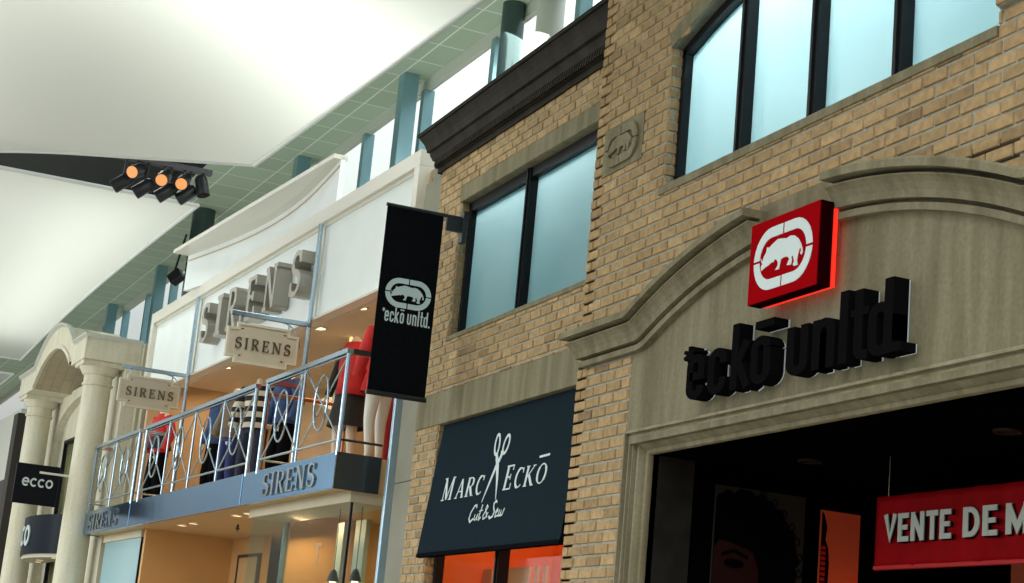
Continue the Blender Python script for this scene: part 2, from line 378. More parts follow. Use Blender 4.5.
def letter_objs(parent, name, txt, glyph, fr, xs, y, h, kx, c0, c1, m_):
    obs = []
    for ch, x in zip(txt, xs):
        if ch == ' ': continue
        mb = MB()
        for pts, w in glyph(ch)[1]: add_stroke(mb, pts, w, fr, c0, c1, lambda a, b: (x+a*kx, y+b*h))
        obs.append(mb.build(name, m_, parent))
    return obs
# rhino badge, unit frame: outer oval 1 wide, .6 tall, centre at 0
RHINO = [(88,322),(98,338),(106,312),(118,292),(123,266),(136,266),(146,254),(163,238),(180,222),(205,217),(228,214),(245,201),(265,199),(285,211),(297,231),(304,252),(307,272),(300,284),(294,278),(299,264),(295,250),(289,262),(283,285),(278,312),(281,332),(262,340),(257,333),(264,318),(258,292),(250,296),(252,318),(247,335),(227,340),(232,325),(239,308),(228,299),(207,306),(196,316),(190,342),(186,362),(166,368),(178,350),(181,332),(172,318),(162,320),(158,332),(148,334),(130,350),(110,365),(92,381),(90,362),(98,348),(92,338)]
def rhino_pts():
    out = []
    for x, y in RHINO:
        a, b = x-35, y-168
        det = 355*382-(-20)*(-146); u = (a*382+20*b)/det; v = (355*b+146*a)/det
        out.append(((u-.503)*1/.85*1.0, (.513-v)*.6/.77))
    return out
def stadium(w, h, n=10):
    r = h/2; c = w/2-r
    return [(c+r*math.cos(a), r*math.sin(a)) for a in [math.pi/2-math.pi*i/n for i in range(n+1)]] + [(-c+r*math.cos(a), r*math.sin(a)) for a in [-math.pi/2-math.pi*i/n for i in range(n+1)]]
def badge_quarter(w, h, t, q, g=.012):                  # one of four ring pieces split at the compass points
    o, i = stadium(w, h, 16), stadium(w-2*t, h-2*t, 16)
    n = len(o); k = n//2
    seg = {0: range(0, 9), 1: range(8, 17), 2: range(17, 26), 3: range(25, 34)}[q]
    O = [o[j] for j in seg]; I = [i[j] for j in seg]
    sgn = {0: (1,1), 1: (1,-1), 2: (-1,-1), 3: (-1,1)}[q]
    lead = {0: True, 1: False, 2: True, 3: False}[q]
    topO, topI = (g*sgn[0], sgn[1]*h/2), (g*sgn[0], sgn[1]*(h/2-t))
    if lead: O = [topO]+O; I = [topI]+I
    else: O = O+[topO]; I = I+[topI]
    cl = lambda p: (p[0], p[1] if abs(p[1]) > g else g*sgn[1])
    return [cl(p) for p in O], [cl(p) for p in I]
def badge(mb, fr, cx, cy, w, c0, c1, ring_t=.1, asp=.6, rh=True):
    for q in range(4):
        O, I = badge_quarter(1, asp, ring_t, q)
        rows = [[fr(cx+a*w, cy+b*w, c) for (a, b), c in ((O[j], c0), (I[j], c0), (I[j], c1), (O[j], c1))] for j in range(len(O))]
        mb.strip(rows, closed=True); mb.add(rows[0], [(0,1,2,3)]); mb.add(rows[-1], [(3,2,1,0)])
    if rh: mb.prism([(cx+a*w, cy+b*w*asp/.6) for a, b in rhino_pts()], fr, c0, c1)
# ------------------------------------------------------------------ floor
struct(MB().box(-60, 8, -14, 6, -.1, 0).build('floor', FLOORM), 'pale tiled mall floor below the shopfronts', 'floor')
# ------------------------------------------------------------------ brick walls, brick by brick
CH, BL, MJ = .0762, .204, .0135
def bricks(mb, mo, fr, u0, u1, v0, v1, holes=(), keep=None, d=.009, hdr=False, back=.06):
    bl = BL if not hdr else .102
    r0 = int(math.floor(v0/CH)); r1 = int(math.ceil(v1/CH))
    for r in range(r0, r1):
        a, b = r*CH, (r+1)*CH-MJ
        off = 0 if r % 2 else bl/2
        k0 = int(math.floor((u0-off)/bl))-1; k1 = int(math.ceil((u1-off)/bl))+1
        for k in range(k0, k1):
            rects = [(k*bl+off, k*bl+off+bl-MJ, a, b)]
            x0, x1, y0, y1 = rects[0]; rects = [(max(x0, u0), min(x1, u1), max(y0, v0), min(y1, v1))]
            for hx0, hx1, hy0, hy1 in holes:
                nr = []
                for x0, x1, y0, y1 in rects:
                    if x1 <= hx0 or x0 >= hx1 or y1 <= hy0 or y0 >= hy1: nr.append((x0, x1, y0, y1)); continue
                    if x0 < hx0: nr.append((x0, hx0, y0, y1))
                    if x1 > hx1: nr.append((hx1, x1, y0, y1))
                    mx0, mx1 = max(x0, hx0), min(x1, hx1)
                    if y0 < hy0: nr.append((mx0, mx1, y0, hy0))
                    if y1 > hy1: nr.append((mx0, mx1, hy1, y1))
                rects = nr
            tint = min(1, max(0, random.gauss(.58, .19)))
            dd = d+random.uniform(-.003, .004)
            for x0, x1, y0, y1 in rects:
                if x1-x0 < .012 or y1-y0 < .008: continue
                if keep and not keep((x0+x1)/2, (y0+y1)/2): continue
                j = random.uniform(-.002, .002)
                e = .004
                P = [fr(x0+j, y0, 0), fr(x1+j, y0, 0), fr(x1+j, y1, 0), fr(x0+j, y1, 0), fr(x0+j+e, y0+e, dd), fr(x1+j-e, y0+e, dd), fr(x1+j-e, y1-e, dd), fr(x0+j+e, y1-e, dd)]
                mb.add(P, [(4,5,6,7), (0,1,5,4), (1,2,6,5), (2,3,7,6), (3,0,4,7)], tint)
def backing(mb, fr, u0, u1, v0, v1, holes, depth=.1, keepcells=None):
    us = sorted({u0, u1, *[min(max(h[i], u0), u1) for h in holes for i in (0, 1)]}); vs = sorted({v0, v1, *[min(max(h[i], v0), v1) for h in holes for i in (2, 3)]})
    for i in range(len(us)-1):
        for j in range(len(vs)-1):
            cu, cv = (us[i]+us[i+1])/2, (vs[j]+vs[j+1])/2
            if any(h[0] < cu < h[1] and h[2] < cv < h[3] for h in holes): continue
            mb.box(us[i], us[i+1], vs[j], vs[j+1], -depth, 0, fr)
BY = .22                                                  # the window bay stands this far behind the piers
BAY = Fr((0, BY, 0), (1,0,0), (0,0,1), (0,-1,0))
W1 = (-13.96, -11.10, 4.57, 5.80)
AWN = (-13.98, -11.02, .75, 3.79)
bay_holes = [W1, AWN, (-14.0, -10.7, 5.80, 5.95), (-14.55, -10.7, 3.79, 4.08), (-14.0, -10.7, 4.53, 4.57)]
# arches
ACX, ARISE, AHALF, ASH = -7.81, .39, 1.93, 4.04
AR = (AHALF**2+ARISE**2)/(2*ARISE); ACZ = ASH+ARISE-AR
def ped_top(x):
    dx = abs(x-ACX)
    return ASH if dx > AHALF else ACZ+math.sqrt(AR*AR-dx*dx)
W2X0, W2X1, W2Z0, W2SP, W2RISE = -9.63, -6.26, 4.87, 5.83, .30
w2h = (W2X1-W2X0)/2; w2r = (w2h**2+W2RISE**2)/(2*W2RISE); w2cx = (W2X0+W2X1)/2; w2cz = W2SP+W2RISE-w2r
def w2top(x, off=0): return w2cz+math.sqrt(max(0, (w2r+off)**2-(x-w2cx)**2))
pier_holes = [(W2X0, W2X1, W2Z0-.05, W2SP), (-10.56, -9.96, 5.15, 5.49), (-9.88, -5.74, -1, 3.76), (-10.54, -4.92, 3.78, 4.02), (-8.33, -7.45, 3.7, 4.44)]
def pier_keep(x, z):
    if W2X0 < x < W2X1 and W2SP <= z < w2top(x)+.02: return False
    if -9.88 < x < -5.74 and 3.7 < z < ped_top(x)-.05: return False
    return True
mb = MB(); bricks(mb, None, BAY, -14.55, -10.70, 0, 6.50, bay_holes)
bricks(mb, None, FAC, -10.70, -3.2, 0, 8.2, pier_holes, pier_keep)
QU = Fr((0, -.035, 0), (1,0,0), (0,0,1), (0,-1,0))
bricks(mb, None, QU, -6.24, -5.2, 4.95, 8.2)
bricks(mb, None, Fr((0, .30, 0), (1,0,0), (0,0,1), (0,-1,0)), -15.135, -15.05, 0, 6.4)
JW1 = Fr((W1[0], BY, 0), (0,1,0), (0,0,1), (1,0,0)); bricks(mb, None, JW1, .0, .13, W1[2], W1[3], hdr=True, d=.010)
JW2 = Fr((W2X0, 0, 0), (0,1,0), (0,0,1), (1,0,0)); bricks(mb, None, JW2, .0, .12, W2Z0, W2SP, hdr=True, d=.010)
JAW = Fr((AWN[0], BY, 0), (0,1,0), (0,0,1), (1,0,0)); bricks(mb, None, JAW, 0, .13, AWN[2], AWN[3], hdr=True, d=.010)
PSIDE = Fr((-10.70, 0, 0), (0,1,0), (0,0,1), (-1,0,0)); bricks(mb, None, PSIDE, 0, .22, 0, 6.6, hdr=True, d=.008)
wall = struct(mb.build('wall_brick', BRICK, fix=False), 'tan brick shop facade with raked joints around the windows and the arched entrance', 'wall')
mo = MB(); backing(mo, BAY, -14.55, -10.70, 0, 6.5, bay_holes, .14)
backing(mo, FAC, -10.70, -3.2, 0, 8.2, [(W2X0, W2X1, W2Z0-.05, W2SP), (W2X0, W2X1, W2SP, w2top(w2cx)+.05), (-10.56, -9.96, 5.15, 5.49), (-9.88, -5.74, -1, 4.02), (-8.33, -7.45, 3.7, 4.44), (-9.88+.35, -5.74-.35, 4.02, 4.30)], .14)
N = 24                                                    # mortar back above the arched window head
rows = []
for i in range(N+1):
    x = W2X0+(W2X1-W2X0)*i/N; z = max(W2SP, w2top(x)); rows.append([FAC(x, z, 0), FAC(x, w2top(w2cx)+.06, 0), FAC(x, w2top(w2cx)+.06, -.14), FAC(x, z, -.14)])
mo.strip(rows, closed=True)
mo.box(-6.24, -5.2, 4.95, 8.2, .0, .035, FAC)
mo.box(-15.135, -15.05, 0, 6.4, -.44, -.30, FAC)
mo.box(-10.70, -10.56, 0, 6.6, -BY, 0, FAC)
mo.build('mortar', MORTAR, wall)
# ------------------------------------------------------------------ stone lintels, sills
t = MB().box(-14.0, -10.70, 5.80, 5.95, -.14, .012, BAY); struct(t.build('trim_1', STONE, bevel=.006), 'grey stone lintel over the two-pane upper window', 'lintel')
t = MB().box(-14.0, -10.70, 4.53, 4.57, -.16, .015, BAY); struct(t.build('trim_2', STONE, bevel=.004), 'grey stone sill under the two-pane upper window', 'sill')
t = MB().box(-14.56, -10.70, 3.79, 4.08, -.14, .012, BAY); struct(t.build('trim_3', STONE, bevel=.006), 'wide grey stone lintel band above the navy awning', 'lintel')
t = MB().box(W2X0-.03, W2X1, W2Z0-.055, W2Z0, -.15, .02, FAC); struct(t.build('trim_4', STONE, bevel=.004), 'thin stone sill under the arched upper window', 'sill')
mb = MB(); rows = []
for i in range(25):
    a = (i/24-.5)*2; xi = w2cx+a*w2h; zi = w2top(xi); dx, dz = (xi-w2cx)/w2r, (zi-w2cz)/w2r
    xo, zo = xi+dx*.11, zi+dz*.11
    rows.append([FAC(xi, zi, .014), FAC(xo, zo, .014), FAC(xo, zo, -.14), FAC(xi, zi, -.14)])
mb.strip(rows, closed=True); mb.add(rows[0], [(0,1,2,3)]); mb.add(rows[-1], [(3,2,1,0)])
struct(mb.build('trim_5', STONE), 'segmental stone arch over the four-pane upper window', 'lintel')
# ------------------------------------------------------------------ upper windows
def win_rect(name, fr, x0, x1, z0, z1, mulls, label, d=-.10, fw=.05, glass=WINGLASS, topf=None):
    root = empty(name, fr((x0+x1)/2, z0, d)); struct(root, label, 'window')
    f = MB(); f.box(x0, x0+fw, z0, z1, d-.05, d+.03, fr); f.box(x1-fw, x1, z0, z1, d-.05, d+.03, fr)
    if topf is None: f.box(x0, x1, z1-.085, z1, d-.05, d+.03, fr)
    f.build('window_frame', BLACKFRAME, root, bevel=.004)
    xs = [x0+fw]+list(mulls)+[x1-fw]
    for mx in mulls:
        MB().box(mx-.035, mx+.035, z0, z1-.01, d-.05, d+.045, fr).box(mx-.010, mx+.010, z0, z1-.01, d+.045, d+.06, fr).build('mullion', BLACKFRAME, root)
    for a, b in zip(xs[:-1], xs[1:]):
        MB().box(a-.02, b+.02, z0, z1-.03, d-.03, d-.015 if glass is not WINGLASS else d-.0299, fr).build('pane', glass, root)
    return root
win_rect('window_1', BAY, W1[0], W1[1], W1[2], W1[3], [-12.60], 'two-pane frosted blue window above the navy awning')
root = empty('window_2', FAC(w2cx, W2Z0, -.1)); struct(root, 'wide four-pane frosted window with an arched head over the entrance', 'window')
f = MB(); d = -.10
f.box(W2X0, W2X0+.05, W2Z0, W2SP, d-.05, d+.03, FAC); f.box(W2X1-.05, W2X1, W2Z0, W2SP, d-.05, d+.03, FAC)
rows = []
for i in range(25):
    xi = W2X0+(W2X1-W2X0)*i/24; zi = w2top(xi); rows.append([FAC(xi, zi, d+.03), FAC(xi, zi-.06, d+.03), FAC(xi, zi-.06, d-.05), FAC(xi, zi, d-.05)])
f.strip(rows, closed=True); f.build('window_frame', BLACKFRAME, root)
mull = [-8.80, -7.985, -7.17]
for mx in mull: MB().box(mx-.04, mx+.04, W2Z0, w2top(mx)-.01, d-.05, d+.045, FAC).box(mx-.010, mx+.010, W2Z0, w2top(mx)-.01, d+.045, d+.06, FAC).build('mullion', BLACKFRAME, root)
xs = [W2X0+.03]+mull+[W2X1-.03]
for a, b in zip(xs[:-1], xs[1:]):
    top = [(a+(b-a)*i/6, w2top(a+(b-a)*i/6)-.03) for i in range(7)]
    MB().prism([(a, W2Z0), (b, W2Z0)]+top[::-1], FAC, d-.03, d-.0299).build('pane', WINGLASS, root)
ROOM = mat('teal_light_box', (.20, .30, .31), .8)
def room(x0, x1, z0, z1, y0, y1, nm, label, lamps):  # unseen boxes added behind the frosted panes to shape their glow
    mb = MB(); mb.box(x0, x1, z0, z1, -y1-.05, -y1, FAC); mb.box(x0-.05, x0, z0, z1, -y1, -y0, FAC); mb.box(x1, x1+.05, z0, z1, -y1, -y0, FAC); mb.box(x0, x1, z0-.05, z0, -y1, -y0, FAC); mb.box(x0, x1, z1, z1+.05, -y1, -y0, FAC)
    struct(mb.build(nm, ROOM), label, 'wall')
room(-14.2, -10.75, 4.2, 6.25, .375, 1.15, 'wall_light_box_paired', 'unseen box room added to light the two-pane frosted window', None)
area('fill_behind_paired_panes', (-12.5, .62, 6.22), (-12.5, .55, 4.5), 3.2, 105, (.95, 1, 1), .3)  # added light, makes the paired panes brighter towards the top
room(-9.9, -6.0, 4.5, 6.7, .155, 1.15, 'wall_light_box_arched', 'unseen box room added to light the arched frosted window', None)
area('fill_behind_arched_panes', (-7.95, .6, 6.66), (-7.95, .55, 4.5), 3.6, 360, (.95, 1, 1), .5)  # added light, brightens the arched panes from above
# ------------------------------------------------------------------ dark cornice (profile swept with a mitred left return)
def sweep_x(mb, prof, x0, x1, fr, back=-.1, left=True, right=False):
    # prof: (outward, z) from bottom to top; left/right ends mitre outward by the projection and return to the wall
    rows = []
    if left: rows.append([fr(x0-o, z, back) for o, z in prof])
    rows.append([fr(x0-(o if left else 0), z, o) for o, z in prof])
    rows.append([fr(x1+(o if right else 0), z, o) for o, z in prof])
    if right: rows.append([fr(x1+o, z, back) for o, z in prof])
    mb.strip(rows)
    mb.add([fr(x0-(prof[-1][0] if left else 0), prof[-1][1], back), fr(x0-(prof[-1][0] if left else 0), prof[-1][1], prof[-1][0]), fr(x1+(prof[-1][0] if right else 0), prof[-1][1], prof[-1][0]), fr(x1+(prof[-1][0] if right else 0), prof[-1][1], back)], [(0,1,2,3)])
    mb.add([fr(x0-(prof[0][0] if left else 0), prof[0][1], back), fr(x0-(prof[0][0] if left else 0), prof[0][1], prof[0][0]), fr(x1+(prof[0][0] if right else 0), prof[0][1], prof[0][0]), fr(x1+(prof[0][0] if right else 0), prof[0][1], back)], [(0,1,2,3)])
prof = [(0,6.22),(.03,6.22),(.03,6.27),(.055,6.275),(.055,6.34),(.075,6.345),(.085,6.37),(.10,6.40),(.10,6.42),(.125,6.43),(.13,6.46),(.145,6.50),(.17,6.54),(.185,6.56),(.185,6.575),(.205,6.58),(.205,6.605),(.21,6.605)]
mb = MB(); sweep_x(mb, prof, -14.60, -10.70, BAY)
corn = struct(mb.build('trim_6', DARKWOOD), 'dark brown moulded cornice above the two-pane upper window', 'cornice')
dn = MB(); k = -14.62
while k < -10.72:
    dn.add([BAY(k, 6.28, .055), BAY(k+.026, 6.28, .055), BAY(k+.040, 6.338, .055), BAY(k+.014, 6.338, .055), BAY(k, 6.28, .078), BAY(k+.026, 6.28, .078), BAY(k+.040, 6.338, .078), BAY(k+.014, 6.338, .078)],
           [(4,5,6,7), (0,1,5,4), (1,2,6,5), (2,3,7,6), (3,0,4,7)]); k += .045
dn.build('rope_moulding', DARKWOOD, corn)
# beige panel pilaster between the two shops
mb = MB()
for a, b in ((0, 2.0), (2.005, 3.35), (3.355, 6.22)): mb.box(-15.05, -14.57, a, b, -.30, -.235, FAC)
struct(mb.build('trim_7', PANELGREY, bevel=.004), 'flat beige panel pilaster between the brick shop and the dress shop', 'pilaster')
# ------------------------------------------------------------------ entrance: tympanum, pediment, moulded frame
mb = MB(); rows = []
for i in range(41):
    x = -9.87+(-5.75+9.87)*i/40; z = min(ped_top(x)-.1, 9)
    rows.append([FAC(x, 3.2, .006), FAC(x, z, .006), FAC(x, z, -.16), FAC(x, 3.2, -.16)])
mb.strip(rows, closed=True); mb.add(rows[0], [(0,1,2,3)]); mb.add(rows[-1], [(3,2,1,0)])
mb.box(-8.36, -7.52, 4.0, 4.445, -.12, .012, FAC)
struct(mb.build('wall_tympanum', STONE), 'plain grey stone field over the entrance, raised as a keystone block behind the red sign', 'wall')
PP = [(.0,-.02),(.0,.155),(.012,.165),(.050,.165),(.051,.045),(.074,.045),(.075,.128),(.084,.128),(.092,.118),(.115,.098),(.15,.078),(.180,.070),(.186,.070),(.187,-.02),(.206,-.02),(.207,.050),(.244,.048),(.245,-.03),(.265,-.03),(.265,-.02)]   # (down from the top line, outward)
def ped_piece(path, left_ret, right_ret):
    # path: points (x, z) along the top line
    n = len(path); rows = []
    for i, p in enumerate(path):
        p = Vector(p)
        d0 = (p-Vector(path[i-1])).normalized() if i else None; d1 = (Vector(path[i+1])-p).normalized() if i < n-1 else None
        d0 = d0 or d1; d1 = d1 or d0
        n0 = Vector((d0.y, -d0.x)); n1 = Vector((d1.y, -d1.x)); mm = n0+n1; mm = mm/(mm.length_squared/2)
        row = []
        for dn_, o in PP:
            q = p+mm*dn_
            ex = -o if (i == 0 and left_ret) else (o if (i == n-1 and right_ret) else 0)
            row.append(FAC(q.x+ex, q.y, o))
        if i == 0 and left_ret: rows.append([FAC(p.x-o, p.y-dn_, -.2) for dn_, o in PP])
        rows.append(row)
        if i == n-1 and right_ret: rows.append([FAC(p.x+o, p.y-dn_, -.2) for dn_, o in PP])
    mb = MB(); mb.strip(rows)
    mb.add(rows[0], [tuple(range(len(PP)))]); mb.add(rows[-1], [tuple(range(len(PP)))[::-1]])
    return mb
def ped_arc(x0, x1, n=20): return [(x0+(x1-x0)*i/n, ped_top(x0+(x1-x0)*i/n)) for i in range(n+1)]
L_ = [(-10.56, ASH), (-9.76, ASH)]+ped_arc(-9.72, -8.30)
R_ = ped_arc(-7.50, -5.90)+[(-5.86, ASH), (-4.95, ASH)]
struct(ped_piece(L_, True, False).build('trim_8', STONE), 'stone pediment moulding rising in a curve to the keystone, the half beside the navy awning', 'pediment')
struct(ped_piece(R_, False, True).build('trim_9', STONE), 'stone pediment moulding curving down beyond the red sign, under the arched window', 'pediment')
# moulded frame: profile (inward from outer edge, outward)
FP = [(0,-.02),(0,.022),(.006,.030),(.020,.030),(.0205,-.045),(.032,-.045),(.033,.006),(.040,.010),(.047,.006),(.0475,-.07),(.058,-.07),(.0585,-.010),(.065,-.010),(.0655,-.095),(.077,-.095),(.0775,-.036),(.090,-.042),(.104,-.066),(.112,-.084),(.118,-.080),(.140,-.086),(.145,-.10),(.145,-.16)]
ox0, ox1, oz = -9.86, -5.78, 3.285
rows = []
for i in range(4):
    row = []
    for w, o in FP:
        x = ox0+w if i < 2 else ox1-w; z = 0 if i in (0, 3) else oz-w
        row.append(FAC(x, z, o))
    rows.append(row)
mb = MB().strip(rows)
struct(mb.build('trim_10', FRAME), 'stepped stone moulding framing the dark shop entrance', 'door surround')
ix0, ix1, iz = ox0+.145, ox1-.145, oz-.145
# dark recess behind the entrance
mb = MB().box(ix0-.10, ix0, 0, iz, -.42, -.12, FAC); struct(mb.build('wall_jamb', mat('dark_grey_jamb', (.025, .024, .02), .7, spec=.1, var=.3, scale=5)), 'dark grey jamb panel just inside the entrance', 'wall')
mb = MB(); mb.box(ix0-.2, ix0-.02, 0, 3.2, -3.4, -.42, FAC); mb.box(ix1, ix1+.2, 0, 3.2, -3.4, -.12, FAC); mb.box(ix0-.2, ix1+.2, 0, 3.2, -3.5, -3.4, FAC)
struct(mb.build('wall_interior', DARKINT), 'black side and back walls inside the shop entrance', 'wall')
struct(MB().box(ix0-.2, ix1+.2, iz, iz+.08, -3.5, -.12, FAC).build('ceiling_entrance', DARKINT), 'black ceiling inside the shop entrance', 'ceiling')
def downlight(loc, label, group, r=.08, lit=True, base=None):
    if base: return dup(base, loc, 0, label)
    e = empty('ceiling_light', loc, label, 'ceiling light', group); L = Vector(loc)
    ring = MB(); n = 20
    O = [(r*math.cos(2*math.pi*i/n), r*math.sin(2*math.pi*i/n)) for i in range(n)]; I = [(a*.8, b*.8) for a, b in O]
    fr = Fr(L, (1,0,0), (0,1,0), (0,0,1)); ring.ring(O, I, fr, -.012, .0); ring.build('trim_ring', OFFWHITE if lit else mat('bronze_ring', (.04, .028, .02), .5, metal=.6), e)
    MB().prism(I, fr, -.006, .0).build('lens', LAMP if lit else mat('dim_lens', (.01, .008, .006), .5, spec=.1), e)
    return e
dl = downlight((-9.0, .82, iz-.001), 'dim recessed ceiling light near the stone jamb inside the dark entrance', 'entrance ceiling lights', .075, False)
downlight((-7.15, .82, iz-.001), 'dim recessed ceiling light above the red sale banner, cut by the frame edge', 'entrance ceiling lights', base=dl)
# ------------------------------------------------------------------ poster with a portrait, red poster, sale banner
PX = ix0-.019
PF = Fr((PX, 0, 0), (0,1,0), (0,0,1), (1,0,0))             # a runs into the shop, b up, c towards the opening
rt = empty('portrait_poster', (PX, .95, 1.4), 'dark poster of a person with a big curly afro, inside the entrance', 'poster')
MB().box(.59, 1.26, 1.4, 3.015, 0, .02, PF).build('poster_sheet', mat('poster_grey', (.032, .031, .026), .6, spec=0), rt)
hb = []
for i in range(91):
    a = math.radians(205-230*i/90); rr = 1+.025*math.sin(17*a)+.02*math.sin(31*a)
    hb.append((max(.592, .80+.42*rr*math.cos(a)), min(3.005, 2.56+.44*rr*math.sin(a))))
PB_ = mat('poster_black', (.003, .003, .004), .8, spec=0)
MB().prism([(.592, 1.9)]+hb+[(1.15, 1.9)], PF, .02, .023).build('hair', PB_, rt)
face = [(.595,2.62),(.63,2.665),(.70,2.66),(.80,2.635),(.88,2.61),(.93,2.50),(.93,2.36),(.88,2.20),(.80,2.08),(.70,2.02),(.62,2.05),(.595,2.1)]
fc = MB().prism(face, PF, .023, .025).build('face', mat('poster_brown', (.034, .012, .010), .6, spec=0), rt)
MB().prism([(.745+.075*math.cos(a), 2.525+.03*math.sin(a)) for a in [2*math.pi*i/16 for i in range(16)]], PF, .025, .026).build('eye', PB_, fc)
MB().prism([(.65,2.585),(.74,2.62),(.85,2.58),(.84,2.56),(.74,2.595),(.655,2.565)], PF, .025, .026).build('eyebrow', PB_, fc)
MB().prism([(.60,2.48),(.645,2.50),(.66,2.42),(.63,2.38),(.60,2.37)], PF, .025, .026).build('nose', mat('poster_nose', (.03, .011, .009), .6, spec=0), fc)
MB().prism([(.60,2.27),(.66,2.29),(.75,2.25),(.68,2.21),(.60,2.21)], PF, .025, .026).build('mouth', mat('poster_lip', (.07, .012, .012), .5, spec=0), fc)
for i in range(8):
    a = math.radians(72-13*i); p = (.80+.435*math.cos(a), 2.56+.45*math.sin(a))
    MB().tube([PF(p[0]+.020*math.cos(2*math.pi*k/10), p[1]+.024*math.sin(2*math.pi*k/10), .022) for k in range(10)], .004, 5, closed=True).build('curl', PB_, rt)
rt = empty('red_poster', (PX, 1.55, 1.4), 'glowing red and orange poster beside the dark portrait poster', 'poster')
MB().box(1.39, 1.69, 1.4, 2.95, 0, .02, PF).build('poster_sheet', mat('poster_red', (.75, .13, .06), .6, spec=0), rt)
MB().prism([(1.392,2.94),(1.41,2.92),(1.435,2.84),(1.425,2.76),(1.45,2.70),(1.46,2.60),(1.452,2.3),(1.43,2.0),(1.40,1.42),(1.392,1.42)], PF, .02, .022).build('arm_silhouette', PB_, rt)
mb = MB()
for i in range(9): mb.box(1.395, 1.43, 2.42+.034*i, 2.442+.034*i, .022, .024, PF)
mb.build('bracelets', mat('poster_crimson', (.5, .02, .015), .5, spec=0), rt)
BN = Fr((0, 1.0, 0), (1,0,0), (0,0,1), (0,-1,0))
rt = empty('sale_banner', (-7.2, 1.0, 2.49), 'red hanging sale banner with white capitals across the dark entrance', 'banner')
mb = MB(); rows = []
for i in range(61):
    x = -8.53+2.55*i/60; y = .012*math.sin(i*.9)+.006*math.sin(i*2.3)
    rows.append([BN(x, z, y*(1-abs(z-2.7)/.4)) for z in [2.49+.415*j/10 for j in range(11)]])
mb.strip(rows); ob = mb.build('cloth', mat('red_vinyl', (.27, .003, .006), .6, spec=.02, var=.15, scale=5), rt, smooth=True, fix=False); ob.modifiers.new('s', 'SOLIDIFY').thickness = .004
mb = MB().tube([BN(-8.53, 2.492, .0), BN(-5.98, 2.492, .0)], .014, 8); mb.build('hem_rod', mat('red_hem', (.5, .01, .014), .5), rt)
BW = mat('banner_white', (.42, .46, .42), .6)
for wd_, x, w in (('VENTE', -8.425, .635), ('DE', -7.70, .30), ('M', -7.345, .20)):
    mb = MB(); lettering(mb, wd_, glyph_sans, BN, x, 2.632, .162, .018, .024, w, .05); mb.build('lettering', BW, rt)
    mb = MB(); lettering(mb, wd_, glyph_sans, BN, x+.007, 2.624, .166, .013, .0155, w+.008, .05); mb.build('letter_shadow', MATS['poster_black'], rt)
for x in (-8.42, -6.1): MB().tube([BN(x, 2.90, 0), BN(x, iz, 0)], .003, 5).build('cord', mat('fine_chain', (.3, .25, .2), .4, metal=.8), rt)
# lit red display far behind the banner
rt = empty('lit_display', (-8.4, 2.2, 0), 'orange-red lit display panel low behind the sale banner', 'display panel')
DP = Fr((0, 2.6, 0), (1,0,0), (0,0,1), (0,-1,0))
MB().box(-9.3, -6.6, .3, 2.83, -.05, 0, DP).build('panel', mat('display_red', (.7, .16, .07), .6), rt)
for cx in (-8.55, -8.15):
    MB().prism([(cx+.13*math.cos(a), 2.6+.17*math.sin(a)) for a in [2*math.pi*i/20 for i in range(20)]], DP, 0, .004).prism([(cx-.25,1.6),(cx+.25,1.6),(cx+.2,2.35),(cx-.2,2.35)], DP, 0, .004).build('silhouette', MATS['poster_black'], rt)
# ------------------------------------------------------------------ red illuminated box sign
rt = empty('box_sign', (-7.82, -.1, 3.82), 'square red lit box sign with a white rhino badge over the entrance', 'sign')
SX0, SX1, SZ0, SZ1 = -8.18, -7.485, 3.80, 4.265
sb = MB().box(SX0, SX1, SZ0, SZ1, .075, .155, FAC).build('sign_case', REDSIDE, rt, bevel=.004)
MB().box(SX0+.003, SX1-.003, SZ0+.003, SZ1-.003, .155, .162, FAC).build('sign_face', REDSIGN, rt)
mb = MB(); badge(mb, FAC, (SX0+SX1)/2, (SZ0+SZ1)/2, .59, .162, .165); mb.build('rhino_emblem', mat('sign_white', (.66, .76, .78), .5), rt)
MB().box(SX0+.02, SX1-.005, SZ0+.005, SZ1-.02, .045, .066, FAC).build('halo_tube', REDGLOW, rt)
# ------------------------------------------------------------------ black channel letters with a white halo
rt = empty('channel_letter_sign', (-7.7, -.1, 3.33), 'thick black lower-case shop-name letters with white halo over the entrance', 'sign')
txt = '*ecko unltd.'
xs = [-8.935, -8.925, -8.672, -8.410, -8.195, 0, -7.825, -7.575, -7.330, -7.225, -7.075, -6.875]
kx, LH, LZ = .565, .380, 3.360
for o0, o1, mt, nm, g in ((.020, .110, BLACKPAINT, 'letter', 0), (.008, .014, HALO, 'halo', .0)):
    for ch, x in zip(txt, xs):
        if ch == ' ': continue
        mb = MB()
        for pts, w in glyph_cond(ch)[1]:
            if nm == 'halo': w = w*.8
            add_stroke(mb, pts, w*1.12, FAC, o0, o1, lambda a, b: (x+a*kx, LZ+b*LH))
        ob = mb.build(nm, mt, rt)
for o0, o1, mt, nm in ((.020, .110, BLACKPAINT, 'macron'), (.008, .014, HALO, 'halo')):
    mb = MB(); mb.box(-8.16, -7.965, LZ+.312, LZ+.355, o0, o1, FAC); mb.build(nm, mt, rt)
# ------------------------------------------------------------------ carved stone plaque
rt = empty('wall_plaque', (-10.26, 0, 5.15), 'square carved stone plaque with a rhino badge between the upper windows', 'plaque')
MB().box(-10.56, -9.96, 5.15, 5.49, -.05, .014, FAC).build('slab', STONE, rt, bevel=.004)
mb = MB(); badge(mb, FAC, -10.26, 5.32, .50, .010, .034, .12, .54); mb.build('carved_rhino', STONE, rt)
